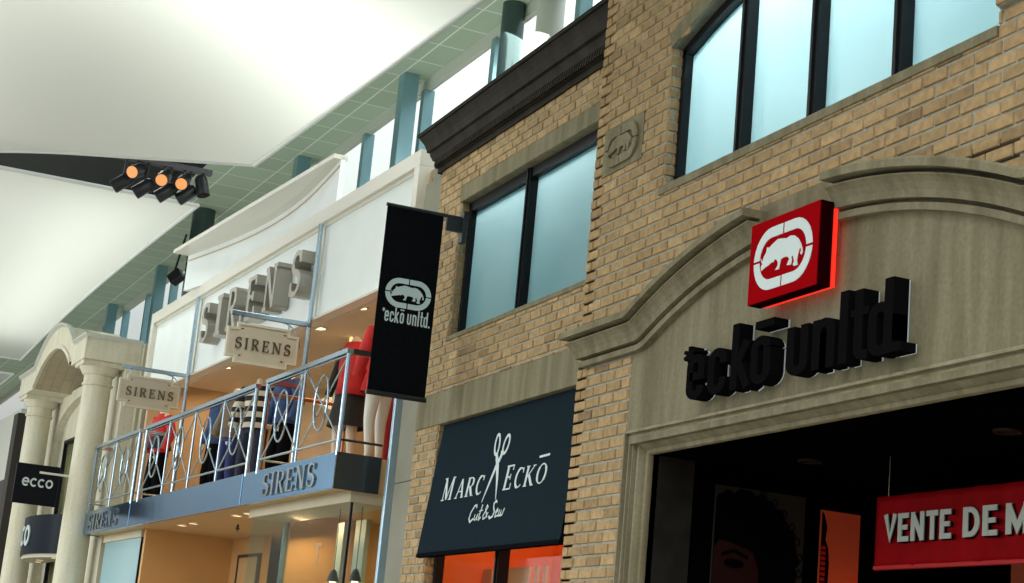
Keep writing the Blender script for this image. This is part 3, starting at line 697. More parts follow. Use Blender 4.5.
# ------------------------------------------------------------------ black blade banner
BX = -13.80
BF = Fr((BX, 0, 0), (0,1,0), (0,0,1), (1,0,0))             # a into the wall, b up, c towards the viewer's right
rt = empty('blade_banner', (BX, -.25, 3.93), 'tall black fabric banner with white rhino badge hung out from the brick wall', 'banner')
MB().box(-.52, .0, 3.95, 5.60, -.006, .006, BF).build('banner_cloth', BLACK, rt)
MB().tube([BF(-.53, 5.60, 0), BF(.20, 5.60, 0)], .016, 10).build('top_bar', DARKMETAL, rt)
MB().tube([BF(-.53, 3.95, 0), BF(.01, 3.95, 0)], .022, 10).build('bottom_bar', DARKMETAL, rt)
MB().box(.03, .20, 5.47, 5.60, -.02, .02, BF).box(.17, .215, 5.38, 5.66, -.05, .05, BF).build('wall_bracket', DARKMETAL, rt, bevel=.005)
mb = MB(); badge(mb, BF, -.25, 4.84, .42, .0065, .008, .11, .62); mb.build('rhino_emblem', WHITEPRINT, rt)
mb = MB(); lettering(mb, '*ecko unltd.', glyph_cond, BF, -.46, 4.575, .135, .0065, .008, .435, .03)
gl, tot = text_strokes('*ecko unltd.', glyph_cond, .03); kk = .435/tot; ox = [g[1] for g in gl][4]
mb.box(-.46+ox*kk, -.46+(ox+.34)*kk, 4.575+.135*.83, 4.575+.135*.9, .0065, .008, BF)
mb.build('lettering', WHITEPRINT, rt)
# ------------------------------------------------------------------ navy awning
AX0, AX1 = -13.95, -11.06
PT, PB = (.26, 3.785), (.125, 2.645)                         # (y, z) of the top and bottom edges
sl = Vector((0, PT[0]-PB[0], PT[1]-PB[1])); AL = sl.length; sl.normalize(); an = Vector((0, -sl.z, sl.y))
AF = Fr((-12.5, PB[0], PB[1]), (1,0,0), sl, an)
rt = empty('window_awning', (-12.5, PB[0], PB[1]), 'slanted navy awning with white lettering and scissors over the shop window', 'awning')
MB().box(AX0+12.5, AX1+12.5, 0, AL, -.008, .0, AF).build('canvas', NAVY, rt)
mb = MB()
mb.box(AX0+12.5, AX1+12.5, -.012, .02, -.035, .004, AF)
for x in (AX0, AX1):
    mb.add([Vector((x, PB[0], PB[1])), Vector((x, PT[0], PT[1])), Vector((x, .30, PT[1])), Vector((x, .30, PB[1]+.03)), Vector((x, .28, PB[1]))], [(0,1,2,3,4)])
mb.build('side_return', BLACK, rt)
mb = MB(); sl_ = .16; CY = .455
for st, x, w, h in (('M', -1.14, .25, .195), ('A', -.82, .19, .16), ('R', -.60, .175, .16), ('C', -.385, .16, .16), ('E', .185, .16, .195), ('C', .395, .165, .16), ('K', .58, .19, .16), ('O', .80, .185, .16)):
    gw = glyph_serif(st)[0]
    for pts, wd in glyph_serif(st)[1]:
        add_stroke(mb, pts, wd, AF, .001, .003, lambda a, b: (x+a*w/gw+sl_*b*h*.6, CY+b*h))
mb.add([AF(.80, .66, .003), AF(.985, .665, .003), AF(.985, .683, .003), AF(.80, .678, .003)], [(0,1,2,3)])
mb.build('lettering', WHITEPRINT, rt)
mb = MB()
tf = lambda a, b: (a, b)
add_stroke(mb, [(-.19,.385),(-.11,.53),(-.035,.665),(.0,.72)], [.008,.03,.04,.03], AF, .001, .003, tf)
add_stroke(mb, [(.10,.39),(.05,.55),(.0,.66),(-.05,.74)], [.008,.035,.05,.04], AF, .0032, .0045, tf)
add_stroke(mb, [(-.05,.72),(-.075,.78)], .035, AF, .001, .003, tf); add_stroke(mb, [(.0,.70),(.035,.755),(.03,.79)], .04, AF, .001, .003, tf)
for cx, cy, rx, ry, ang in ((-.105, .85, .045, .085, 12), (.085, .835, .05, .075, -18)):
    ca, sa = math.cos(math.radians(ang)), math.sin(math.radians(ang))
    E_ = [(cx+rx*math.cos(t)*ca-ry*math.sin(t)*sa, cy+rx*math.cos(t)*sa+ry*math.sin(t)*ca) for t in [2*math.pi*i/20 for i in range(21)]]
    add_stroke(mb, E_, .026, AF, .001, .003, tf)
mb.build('scissors_emblem', WHITEPRINT, rt)
mb = MB(); S0 = (-.36, .265)
def script(pts, w=.012): add_stroke(mb, [(S0[0]-.03+x*1.15+.12*y, S0[1]-.02+y*1.0) for x, y in pts], w, AF, .001, .003, tf)
script([(.10,.10),(.085,.125),(.05,.12),(.01,.07),(.0,.02),(.03,-.01),(.08,.015)], .015)
script([(.10,.05),(.095,.01),(.12,.0),(.15,.05),(.145,.01),(.165,.0)])
script([(.20,.12),(.18,.03),(.19,.0),(.215,.02)], .014); script([(.165,.07),(.225,.075)], .009)
script([(.33,.01),(.27,.08),(.285,.11),(.305,.095),(.25,.03),(.265,.0),(.30,.01),(.33,.05)])
script([(.45,.12),(.43,.135),(.40,.115),(.41,.085),(.44,.05),(.425,.01),(.38,.0),(.36,.02)], .016)
script([(.465,.03),(.50,.05),(.49,.068),(.465,.045),(.475,.005),(.515,.015)]); script([(.53,.06),(.525,.01),(.55,.01),(.565,.055),(.56,.01),(.59,.012),(.61,.065)])
mb.build('script_lettering', WHITEPRINT, rt)
# shop window below the awning
win_rect('window_3', BAY, AWN[0], AWN[1], AWN[2], AWN[3], [-12.55], 'dark framed shop window glowing orange under the navy awning', d=-.11, fw=.05, glass=glass_mat('display_glass', (.96, .97, .96), .015))
OR = mat('orange_display_wall', (.92, .20, .035), .6, var=.08, scale=2)
mb = MB(); mb.box(-14.3, -10.8, 0, 3.8, -1.6, -1.55, FAC); mb.box(-14.35, -14.3, 0, 3.8, -1.6, -.4, FAC); mb.box(-10.8, -10.72, 0, 3.8, -1.6, -.4, FAC); mb.box(-14.35, -10.72, 3.8, 3.9, -1.6, -.36, FAC)
struct(mb.build('wall_display', OR), 'orange walls of the lit shop window box', 'wall')
rt = empty('window_display', (-12.5, 1.0, 0), 'tan display boards with a pale word cut out, in the orange shop window', 'display')
TB = mat('tan_board', (.70, .42, .22), .6)
WD = Fr((0, .9, 0), (1,0,0), (0,0,1), (0,-1,0))
MB().box(-14.25, -14.05, .8, 2.62, 0, .03, WD).box(-13.95, -13.3, .8, 2.62, 0, .03, WD).box(-13.3, -11.3, .8, 2.42, 0, .03, WD).build('board', TB, rt)
MB().box(-11.75, -11.25, .8, 2.72, .03, .06, WD).build('side_board', TB, rt)
for i in range(3): MB().box(-13.30+.17*i, -13.25+.17*i, 2.42, 2.62, 0, .03, WD).build('cut_out_strip', TB, rt)
area('lamp_window_display', (-12.5, .75, 3.70), (-12.5, 1.1, 1.5), 2.4, 30, (1, .62, .34), .3)
# ------------------------------------------------------------------ dress shop: upper sign box
mb = MB()
mb.box(0, 10.45, 6.44, 6.60, -.16, .02, SIR); mb.box(0, .13, 5.36, 6.44, -.16, .02, SIR); mb.box(10.30, 10.45, 5.30, 6.44, -.16, .02, SIR)
mb.box(0, 10.45, 5.335, 5.362, -.16, .0, SIR); mb.box(.13, 10.30, 6.405, 6.44, -.1, -.02, SIR)
box_frame = struct(mb.build('wall_sign_band', OFFWHITE, bevel=.004), 'pale framed sign band across the dress shop front', 'sign band')
mb = MB(); mb.box(.13, 10.30, 5.36, 6.44, -.16, -.05, SIR); mb.build('panel', WHITEPANEL, box_frame)
mb = MB()
for s in (2.78, 7.77): mb.box(s+.05, s+.16, 5.36, 6.405, -.05, -.03, SIR)
mb.build('divider', OFFWHITE, box_frame)
mb = MB(); mb.box(0, 10.45, 6.50, 6.58, -1.6, -.16, SIR); mb.box(0, .06, 5.36, 6.5, -1.0, -.16, SIR); mb.build('roof_slab', OFFWHITE, box_frame)
rt = empty('sign_letters', SP(5, .05, 5.64), 'row of large taupe serif capitals standing out from the white sign band', 'sign')
RV = Fr(SO, -SU, UP, SN)                                     # text runs to the viewer's right: a = -s
for ch, s in zip('SIRENS', (6.98, 6.33, 5.80, 5.00, 4.28, 3.30)):
    w = {'S': .36, 'I': .34, 'R': .42, 'E': .40, 'N': .46}[ch]; gw = glyph_serif(ch)[0]
    mb = MB()
    for pts, wd in glyph_serif(ch)[1]: add_stroke(mb, pts, (wd if not isinstance(wd, (int, float)) else max(wd, .09)*1.1) if not isinstance(wd, list) else [max(q, .1)*1.15 for q in wd], RV, -.045, .15, lambda a, b: (-s+a*w/gw, 5.64+b*.51))
    mb.build('letter', LETTERGREY, rt)
# chrome poles
for i, (s, lb) in enumerate(((2.78, 'slim chrome pole carrying the hanging sign nearer the black banner'), (7.77, 'slim chrome pole carrying the hanging sign nearer the white columns'))):
    tag(MB().lathe([(.026, 3.63), (.026, 6.42)], SP(s, .03, 0), 12).build('chrome_pole', CHROME, smooth=True), lb, 'pole', 'chrome poles')
# hanging blade signs
def blade_sign(s, y0, y1, z0, z1, label):
    x = SP(s, 0, 0).x+.02
    fr = Fr((x, 0, 0), (0,1,0), (0,0,1), (1,0,0))
    rt = empty('hanging_sign', (x, (y0+y1)/2, z0), label, 'sign', 'hanging dress shop signs')
    n, e = .10, .06
    def outline(k): return [(y0+k, z0+e+k), (y0+n+k, z0+e+k), (y0+n+k, z0+k), (y1-n-k, z0+k), (y1-n-k, z0+e+k), (y1-k, z0+e+k), (y1-k, z1-e-k), (y1-n-k, z1-e-k), (y1-n-k, z1-k), (y0+n+k, z1-k), (y0+n+k, z1-e-k), (y0+k, z1-e-k)]
    MB().ring(outline(0), outline(.028), fr, -.03, .03).build('sign_border', mat('cream_sign_border', (.66, .60, .47), .5), rt)
    MB().prism(outline(.026), fr, -.02, .018).build('sign_board', mat('cream_sign_board', (.58, .52, .40), .5, var=.05, scale=4), rt)
    mb = MB(); w = (y1-y0)*.78; lettering(mb, 'SIRENS', glyph_serif, fr, y0+(y1-y0)*.12, (z0+z1)/2-.065, .12, .018, .034, w, .22); mb.build('lettering', mat('bronze_letters', (.16, .13, .09), .25, metal=.8), rt)
    for a in (y0+.16, y1-.16):
        for b in (z0+.075, z1-.075): MB().lathe([(.012, 0), (.012, .01)], fr(a, b, .018), 8).build('stud', DARKMETAL, rt)
    MB().box(y0+.02, .06 if s < 5 else -.15, z1+.07, z1+.12, -.025, .025, fr).build('arm', CHROME, rt, bevel=.004)
    for a in (y0+.12, y1-.12): MB().tube([fr(a, z1-.01, 0), fr(a, z1+.08, 0)], .010, 8).build('hanger', CHROME, rt)
    yb = y1+.02
    MB().tube([fr(yb-.22+.22*math.sin(t), z1+.07-.25*(1-math.cos(t)), 0) for t in [math.pi/2*i/8 for i in range(9)]], .007, 6).build('brace', CHROME, rt)
    return rt
blade_sign(2.78, -.84, -.055, 4.735, 5.175, 'cream hanging sign nearer the black banner, in front of the big letters')
blade_sign(7.80, -1.05, -.235, 4.80, 5.23, 'cream hanging sign beside the white column, farther along the balcony')
# curved canopy above the sign band
def arcpts(n=24): return [(8.3-5.9*i/n, .02+.10*(1-i/n)-.27*math.sin(math.pi*i/n)) for i in range(n+1)]
mb = MB(); rows = []
A_ = arcpts()
for s, o in A_: rows.append([SP(s, o, 6.58), SP(s, o, 7.10), SP(s, o-.06, 7.10), SP(s, o-.06, 6.58)])
mb.strip(rows, closed=True); mb.add(rows[0], [(0,1,2,3)]); mb.add(rows[-1], [(3,2,1,0)])
mb2 = MB(); rows = []
for i, (s, o) in enumerate(A_):
    so = .335-.235*i/24; rows.append([SP(s, o-.08, 7.08), SP(s, so, 7.08), SP(s, so, 7.13), SP(s, o-.08, 7.13)])
mb2.strip(rows, closed=True); mb2.add(rows[0], [(0,1,2,3)]); mb2.add(rows[-1], [(3,2,1,0)])
cw = struct(mb.build('wall_canopy', WHITEPANEL, smooth=True), 'curved white band rising behind the sign band under a straight-edged canopy', 'canopy')
mb2.build('canopy_slab', OFFWHITE, cw)
mb = MB(); rows = []
for s, o in A_: rows.append([SP(s, o+.012, 6.995), SP(s, o+.012, 7.01), SP(s, o, 7.01), SP(s, o, 6.995)])
mb.strip(rows, closed=True); mb.build('bead', mat('tan_bead', (.55, .42, .28), .5), cw)
# ------------------------------------------------------------------ dress shop interior, upper floor
mb = MB(); mb.box(.05, 10.4, 3.60, 5.62, -2.3, -2.2, SIR); mb.box(10.4, 10.5, 3.60, 5.62, -2.3, -.1, SIR); mb.box(-.05, .05, 0, 5.36, -2.3, -.25, SIR)
mb.box(4.55, 4.65, 3.62, 5.6, -2.2, -1.1, SIR)
struct(mb.build('wall_boutique', BEIGE), 'warm beige back and side walls of the upper dress display', 'wall')
struct(MB().box(.05, 10.45, 5.60, 5.68, -2.3, -.15, SIR).box(.05, 10.45, 5.335, 5.60, -.20, -.15, SIR).build('ceiling_boutique', mat('warm_white_ceiling', (.75, .66, .52), .7)), 'warm ceiling of the upper dress display', 'ceiling')
# balcony slab, soffit and fascia
struct(MB().box(.36, 11.25, 3.30, 3.62, -2.3, .36, SIR).build('floor_balcony', mat('balcony_soffit', (.60, .42, .22), .6)), 'balcony slab with a warm lit underside', 'balcony')
rt = empty('balcony_fascia', SP(5.6, .4, 3.29), 'mirror-blue chrome fascia along the balcony edge', 'fascia')
for a, b in ((.345, 3.29), (3.32, 8.44), (8.47, 11.26)): MB().box(a, b, 3.285, 3.63, .36, .40, SIR).build('fascia_panel', STEEL, rt, bevel=.004)
MB().box(.335, .36, 3.285, 3.63, -.05, .40, SIR).build('end_panel', mat('dark_glass_end', (.02, .03, .035), .15, spec=.8), rt)
MB().box(11.25, 11.275, 3.285, 3.63, .16, .40, SIR).build('end_cap', STEEL, rt)
for s0, w, lb in ((2.52, 1.65, 'relief serif letters on the chrome fascia beside the dark end panel'), (10.98, 1.85, 'relief serif letters on the chrome fascia beside the white column')):
    o = MB(); lettering(o, 'SIRENS', glyph_serif, RV, -s0, 3.335, .235, .40, .416, w, .12)
    tag(o.build('fascia_lettering', mat('pewter_letters', (.33, .36, .38), .2, metal=1)), lb, 'sign', 'fascia lettering')
# corner chrome post by the brick strip
mb = MB().box(.0, .06, 0, 5.34, -.075, .0, SIR).box(.0, .06, 0, 5.34, -.16, -.085, SIR); tag(mb.build('chrome_mullion', mat('blue_chrome', (.42, .60, .76), .25, metal=.45), bevel=.006), 'bright chrome corner post against the brick strip', 'post')
# railings
def railing(a, b, panels, ret_a, ret_b, label):
    o = .385; rt = empty('balcony_railing', SP((a+b)/2, o, 3.63), label, 'railing', 'chrome balcony railings')
    z0, z1 = 3.75, 4.57
    MB().box(a-.02, b+.02, z1, z1+.05, o-.04, o+.03, SIR).box(a-.02, b+.02, z1-.025, z1-.01, o-.015, o+.015, SIR).build('handrail', CHROME, rt, bevel=.004)
    MB().tube([SP(a, o, z0), SP(b, o, z0)], .013, 8).build('bottom_rail', CHROME, rt)
    w = (b-a)/panels
    for i in range(panels+1):
        s = a+w*i; r = .022 if i in (0, panels) else .012
        MB().tube([SP(s, o, 3.60), SP(s, o, z1)], r, 8).build('post', CHROME, rt)
    for i in range(panels):
        s0, s1 = a+w*i, a+w*(i+1); c = (s0+s1)/2
        MB().tube([SP(s0+.01, o+.006, z0), SP(s1-.01, o+.006, z1)], .010, 6).build('rod', CHROME, rt)
        MB().tube([SP(s0+.01, o-.010, z1), SP(s1-.01, o-.010, z0)], .010, 6).build('rod', CHROME, rt)
        MB().tube([SP(c+.19*math.cos(t), o+.012, (z0+z1)/2+.27*math.sin(t)) for t in [2*math.pi*k/28 for k in range(28)]], .011, 6, closed=True).build('ring', CHROME, rt)
    for s, on in ((a, ret_a), (b, ret_b)):
        if not on: continue
        MB().box(s-.025, s+.025, z1, z1+.05, -.02, o-.04, SIR).build('side_handrail', mat('dark_rail', (.06, .05, .05), .3, metal=.6) if s < 1 else CHROME, rt)
        MB().tube([SP(s, o, z0), SP(s, -.05, z0)], .012, 8).build('side_rail', mat('dark_rail', (.06, .05, .05), .3, metal=.6) if s < 1 else CHROME, rt)
    return rt
railing(.36, 2.84, 2, True, True, 'chrome balcony railing bay beside the black banner, its corner post at the dark end panel')
railing(3.24, 8.12, 4, False, False, 'longest chrome balcony railing, between the two shorter bays')
railing(8.50, 11.22, 2, True, True, 'chrome balcony railing bay nearest the white column')
# upper ceiling lights
b0 = downlight(SP(2.9, -.55, 5.598), 'lit recessed light in the warm upper ceiling', 'upper display ceiling lights', .12)
b0['label'] = 'lit recessed ceiling light beside the black banner, over the red jacket'
for s, o, lb in ((1.75, -.45, 'lit recessed ceiling light partly behind the banner edge'), (4.4, -.6, 'lit recessed ceiling light behind the nearer hanging sign'), (8.15, -.55, 'lit recessed ceiling light left of the nearer hanging sign'), (9.9, -.5, 'lit recessed ceiling light behind the farther hanging sign')):
    downlight(SP(s, o, 5.598), lb, None, base=b0)
c0 = downlight(SP(4.2, .02, 3.298), 'lit recessed light under the balcony near the glass bay', 'balcony soffit lights', .075)
for s, o, lb in ((4.66, .02, 'second lit soffit light from the glass bay'), (6.6, .0, 'third lit soffit light from the glass bay'), (7.15, 0, 'lit soffit light nearest the blue-white bay')):
    downlight(SP(s, o, 3.298), lb, None, base=c0)
tag(MB().lathe([(.012, 3.21), (.012, 3.24), (.03, 3.245), (.03, 3.255), (.015, 3.26), (.015, 3.30)], SP(6.0, -.40, 0), 10).build('sprinkler', DARKMETAL), 'small dark sprinkler head under the balcony', 'sprinkler')
for s in (1.6, 4.4, 7.0, 9.6): area('lamp_boutique', SP(s, -.9, 5.55), SP(s, -1.4, 3.6), .8, 16, WARM)
# ------------------------------------------------------------------ lower shop front
mb = MB(); mb.box(.05, 11.2, 0, 3.3, -2.3, -2.2, SIR); mb.box(8.52, 8.62, 0, 3.3, -1.1, .12, SIR); mb.box(7.1, 8.55, 0, 3.3, -1.2, -1.1, SIR); mb.box(3.45, 3.52, 0, 3.3, -2.2, -.25, SIR); mb.box(11.1, 11.2, 0, 3.3, -2.2, -.1, SIR)
struct(mb.build('wall_lower', mat('amber_shop_wall', (.62, .36, .14), .7, var=.06, scale=2)), 'amber lit walls under the balcony and behind the glass bays', 'wall')
mb = MB().box(7.15, 8.0, 0, 3.02, -1.10, -1.06, SIR); dr = struct(mb.build('door_1', mat('tan_door', (.50, .30, .13), .5), bevel=.004), 'tan door panel with dark edges at the back of the entry under the balcony', 'door')
MB().box(7.10, 7.15, 0, 3.05, -1.1, -1.05, SIR).box(8.0, 8.05, 0, 3.05, -1.1, -1.05, SIR).box(7.10, 8.05, 3.02, 3.06, -1.1, -1.05, SIR).build('door_frame', DARKMETAL, dr)
def bay(s0, s1, o, name, label, warm):
    rt = empty(name, SP((s0+s1)/2, o, 0)); struct(rt, label, 'window')
    MB().box(s0-.03, s1+.03, 3.19, 3.30, -.25, o+.03, SIR).build('head_band', CREAM, rt, bevel=.004)
    g = SHOPGLASS if warm else mat('pale_blue_glass', (.36, .58, .66), .15, spec=.9)
    MB().box(s0, s1, .3, 3.19, o-.012, o, SIR).build('front_glass', g, rt)
    if warm:
        mb = MB()
        for pts, wd in [([(0,.95),(.7,.95)],.1), ([(.35,0),(.35,1)],.15), ([(.03,.98),(.03,.78)],.06), ([(.67,.98),(.67,.78)],.06), ([(.22,.03),(.48,.03)],.05)]: add_stroke(mb, pts, wd, RV, o+.001, o+.004, lambda a, b: (-1.32+a*.30, 2.62+b*.21))
        mb.build('glass_lettering', mat('tan_decal', (.40, .25, .12), .5), rt)
    MB().box(s0, s0+.012, .3, 3.19, -.2, o-.012, SIR).build('side_glass', SHOPGLASS, rt)
    MB().box(s1-.012, s1, .3, 3.19, -.2, o-.012, SIR).build('side_glass', SHOPGLASS, rt)
    MB().box(s0-.008, s0+.014, .3, 3.19, o-.014, o+.008, SIR).build('corner_bead', BLACKFRAME, rt)
    MB().box(s0, s1, 0, .3, -.2, o, SIR).build('plinth', CREAM, rt)
    MB().box(s1-.05, s1, .3, 3.19, -.3, -.2, SIR).box(s0, s0+.05, .3, 3.19, -.3, -.2, SIR).build('back_post', CHROME, rt)
    return rt
bay(.42, 3.55, .17, 'window_4', 'glass display bay with warm interior beside the brick strip', True)
bay(8.72, 10.95, .12, 'window_5', 'pale blue glass display bay beside the white column', False)
mb = MB().box(2.55, 2.75, .3, 3.19, -.6, -.55, SIR).box(1.9, 2.2, .3, 3.19, -.6, -.55, SIR)
tag(mb.build('display_screen', mat('sage_screen', (.34, .42, .36), .5)), 'sage green upright screens inside the warm glass bay', 'screen')
# hanging bulbs in the bay
for i, (s, o, z, lb) in enumerate(((1.18, .0, 2.48, 'glowing pendant bulb hanging in the glass bay, nearer its door side'), (.70, -.05, 2.48, 'glowing pendant bulb hanging in the glass bay, beside the chrome post'))):
    e = empty('pendant_lamp', SP(s, o, z), lb, 'lamp', 'pendant lamps in the glass bay')
    MB().lathe([(.004, .10), (.004, 3.19-z)], SP(s, o, z), 6).build('cord', DARKMETAL, e)
    MB().lathe([(.012, .12), (.03, .10), (.055, .03), (.06, .0), (.055, .0), (.028, .09)], SP(s, o, z), 14).build('lamp_shade', DARKMETAL, e)
    MB().lathe([(.01, .05), (.03, .03), (.035, 0), (.02, -.03), (.005, -.035)], SP(s, o, z), 12).build('bulb', LAMP, e)
area('lamp_bay', SP(3.1, -.3, 3.17), SP(2.2, -.8, 1), .4, 16, WARM, .2)
area('lamp_bay_back', SP(1.2, -1.2, 3.25), SP(1.2, -1.8, 1), .6, 20, WARM)
area('lamp_entry', SP(5.9, -.9, 3.25), SP(5.9, -1.0, 0), 1.5, 16, (1, .62, .28))
area('lamp_back', SP(6.0, -1.9, 3.2), SP(6.0, -2.2, 1), 1.2, 14, (1, .58, .25))
# ------------------------------------------------------------------ mannequins
def mannequin(s, o, z, face, skin, label, clothes, lean=0, arms=(.12, .14), neck=True, h=1.5):
    rt = empty('mannequin', SP(s, o, z), label, 'mannequin', 'mannequins on the balcony')
    base = SP(s, o, z); ca, sa = math.cos(face), math.sin(face)
    fx = -SU*ca+SN*sa; fy = SU*sa+SN*ca                     # fx: its left-right, fy: forward
    k = h/1.5
    def P(x, y, zz): return base+fx*x*k+fy*y*k+UP*zz*k
    V = [(0,0,.86),(0,.01,1.02),(0,0,1.18),(0,0,1.33),(0,0,1.43),(0,.01,1.52),
         (.085,0,.80),(.09,.02,.46),(.09,-.02,.10),(.10,.10,.03),(-.085,0,.80),(-.10,.05,.46),(-.11,.03,.10),(-.12,.14,.03),
         (.17,0,1.36),(.17+arms[0],-.02,1.12),(.16+arms[0],.06,.88),(-.17,0,1.36),(-.17-arms[1],-.02,1.12),(-.16-arms[1],.06,.88)]
    R = [.125,.105,.12,.10,.055,.05,.085,.06,.036,.035,.085,.06,.036,.035,.055,.04,.03,.055,.04,.03]
    Ed = [(0,1),(1,2),(2,3),(3,4),(4,5),(0,6),(6,7),(7,8),(8,9),(0,10),(10,11),(11,12),(12,13),(3,14),(14,15),(15,16),(3,17),(17,18),(18,19)]
    me = bpy.data.meshes.new('body'); me.from_pydata([tuple(P(*v)-rt.location) for v in V], Ed, [])
    ob = bpy.data.objects.new('body', me); COL.objects.link(ob); ob.parent = rt; me.materials.append(skin)
    md = ob.modifiers.new('sk', 'SKIN')
    for i, sv in enumerate(me.skin_vertices[0].data): sv.radius = (R[i]*k, R[i]*k*(.8 if i < 4 else 1)); sv.use_root = (i == 0)
    ob.modifiers.new('ss', 'SUBSURF').levels = 1; ob.modifiers['ss'].render_levels = 2; md.use_smooth_shade = True
    def ring(zz, rx, ry, x=0, y=0): return (P(x, y, zz), fx*rx*k, fy*ry*k)
    def legs(m_, top=.9, bot=.08, extra=.014, nm='trousers'):
        mb = MB(); mb.loft([ring(top+.06, .135, .105), ring(top-.04, .15, .12), ring(.80, .155, .12)])
        for i in ((6,7,8), (10,11,12)):
            a, b, c = (Vector(V[j]) for j in i)
            mb.loft([(P(a.x, a.y, .84), fx*.092*k, fy*.10*k), (P(*b), fx*(.066+extra)*k, fy*(.07+extra)*k), (P(c.x, c.y, bot), fx*(.048+extra)*k, fy*(.052+extra)*k)])
        mb.build(nm, m_, rt, smooth=True)
    def top(m_, bot=.85, nm='top', w=0, mats=None):
        L = [(bot, .155+w, .12+w), (1.0, .135+w, .11+w), (1.15, .15+w, .13+w), (1.28, .175+w, .12+w), (1.37, .16+w, .09+w), (1.42, .08+w, .07+w)]
        MB().loft([ring(a, b, c) for a, b, c in L]).build(nm, m_, rt, smooth=True)
        for i in ((14,15,16), (17,18,19)):
            p = [P(*V[j]) for j in i]; MB().tube(p, [(.068+w)*k, (.054+w)*k, (.043+w)*k], 10).build('sleeve', m_, rt, smooth=True)
    def skirt(m_, t0=1.0, b0=.52, w=.235):
        mb = MB(); n = 28; rows = []
        for j in range(7):
            u = j/6; zz = t0+(b0-t0)*u; rr = .13+(w-.13)*u**.8
            rows.append([P((rr+.016*u*math.sin(k_*5.1))*math.cos(2*math.pi*k_/n), (rr*.85+.016*u*math.sin(k_*5.1))*math.sin(2*math.pi*k_/n), zz) for k_ in range(n)])
        mb.strip(rows, closed=True); mb.build('skirt', m_, rt, smooth=True)
    def jacket(m_, bot=.86, a0=-70, a1=110, w=.022):
        L = [(bot, .175+w, .14+w), (1.0, .15+w, .125+w), (1.15, .155+w, .135+w), (1.28, .178+w, .125+w), (1.37, .165+w, .095+w), (1.43, .085+w, .075+w)]
        rows = []
        for zz, rx, ry in L: rows.append([P(rx*math.cos(math.radians(a0+(a1-a0)*i/10)), ry*math.sin(math.radians(a0+(a1-a0)*i/10)), zz) for i in range(11)])
        ob = MB().strip(rows).build('jacket', m_, rt, smooth=True, fix=False); ob.modifiers.new('so', 'SOLIDIFY').thickness = .012
        p = [P(*V[j]) for j in (14, 15, 16)]; MB().tube(p, [.08*k, .064*k, .052*k], 10).build('jacket_sleeve', m_, rt, smooth=True)
    for kind, m_, kw in clothes: {'legs': legs, 'top': top, 'skirt': skirt, 'jacket': jacket}[kind](m_, **kw)
    return rt
RED = mat('red_cloth', (.62, .02, .018), .7, var=.15, scale=12); DRED = mat('dark_red_cloth', (.36, .012, .015), .7)
DOTS = mat('black_speckled_cloth', (.02, .018, .016), .8, var=.9, scale=90); BLKC = mat('black_cloth', (.008, .008, .010), .9, spec=0)
DENIM = mat('blue_denim', (.03, .07, .20), .8, var=.25, scale=20); NAVYD = mat('dark_jeans', (.012, .018, .045), .8)
TAUPE = mat('taupe_knit', (.20, .14, .09), .85, var=.2, scale=20); PALEC = mat('pale_grey_cloth', (.34, .33, .32), .8)
def stripes():
    M = bpy.data.materials.new('black_white_stripes'); M.use_nodes = True; n = M.node_tree; b = n.nodes['Principled BSDF']
    t_ = n.nodes.new('ShaderNodeTexCoord'); s_ = n.nodes.new('ShaderNodeSeparateXYZ'); f1 = n.nodes.new('ShaderNodeMath'); f1.operation = 'FRACT'; m1 = n.nodes.new('ShaderNodeMath'); m1.operation = 'MULTIPLY'; m1.inputs[1].default_value = 7.5
    g1 = n.nodes.new('ShaderNodeMath'); g1.operation = 'GREATER_THAN'; g1.inputs[1].default_value = .5; mx = n.nodes.new('ShaderNodeMix'); mx.data_type = 'RGBA'
    mx.inputs[6].default_value = (.01,.01,.012,1); mx.inputs[7].default_value = (.72,.66,.55,1)
    n.links.new(t_.outputs['Object'], s_.inputs[0]); n.links.new(s_.outputs['Z'], m1.inputs[0]); n.links.new(m1.outputs[0], f1.inputs[0]); n.links.new(f1.outputs[0], g1.inputs[0]); n.links.new(g1.outputs[0], mx.inputs[0]); n.links.new(mx.outputs[2], b.inputs['Base Color'])
    b.inputs['Roughness'].default_value = .85; return M
STR = stripes(); FZ = 3.622
mannequin(2.25, -.35, FZ, -.35, MANNE, 'headless mannequin in a red jacket and black speckled skirt at the railing corner', [('skirt', DOTS, {}), ('top', DOTS, {'bot': .92}), ('jacket', RED, {})])
mannequin(1.12, -.25, FZ, 1.15, MANNEW, 'white mannequin with bare legs in a red coat, half behind the black banner', [('top', RED, {'w': .012, 'bot': .78})])
mannequin(1.45, -.62, FZ, -.3, MANNE, 'mannequin in dark red trousers standing behind the bare-legged one', [('legs', DRED, {}), ('top', DRED, {})])
mannequin(4.95, -.5, FZ, -.2, MANNE, 'mannequin in a blue denim jacket and black trousers next to the striped sweater', [('legs', BLKC, {}), ('top', DENIM, {'w': .015})])
mannequin(5.85, -.42, FZ, -.7, MANNE, 'mannequin in a black and white striped sweater and dark jeans', [('legs', NAVYD, {}), ('top', STR, {'w': .02})])
mannequin(6.95, -.45, FZ, -.3, MANNEW, 'mannequin in a taupe knit top and blue jeans', [('legs', mat('royal_blue_jeans', (.02, .035, .16), .8), {}), ('top', TAUPE, {'w': .015})])
mannequin(7.85, -.5, FZ, -.1, MANNE, 'mannequin in an open denim jacket and black trousers beside the taupe top', [('legs', BLKC, {}), ('top', DENIM, {'w': .015})])
mannequin(9.75, -.2, FZ, -.2, MANNE, 'mannequin in a red and navy top and black trousers nearest the white column', [('legs', BLKC, {}), ('top', RED, {'w': .01}), ('skirt', NAVYD, {'t0': 1.18, 'b0': .9, 'w': .19})])
mb = MB()
rt = empty('clothes_rack', SP(3.05, -.2, FZ), 'low copper clothes rail behind the gap between the railings', 'clothes rack')
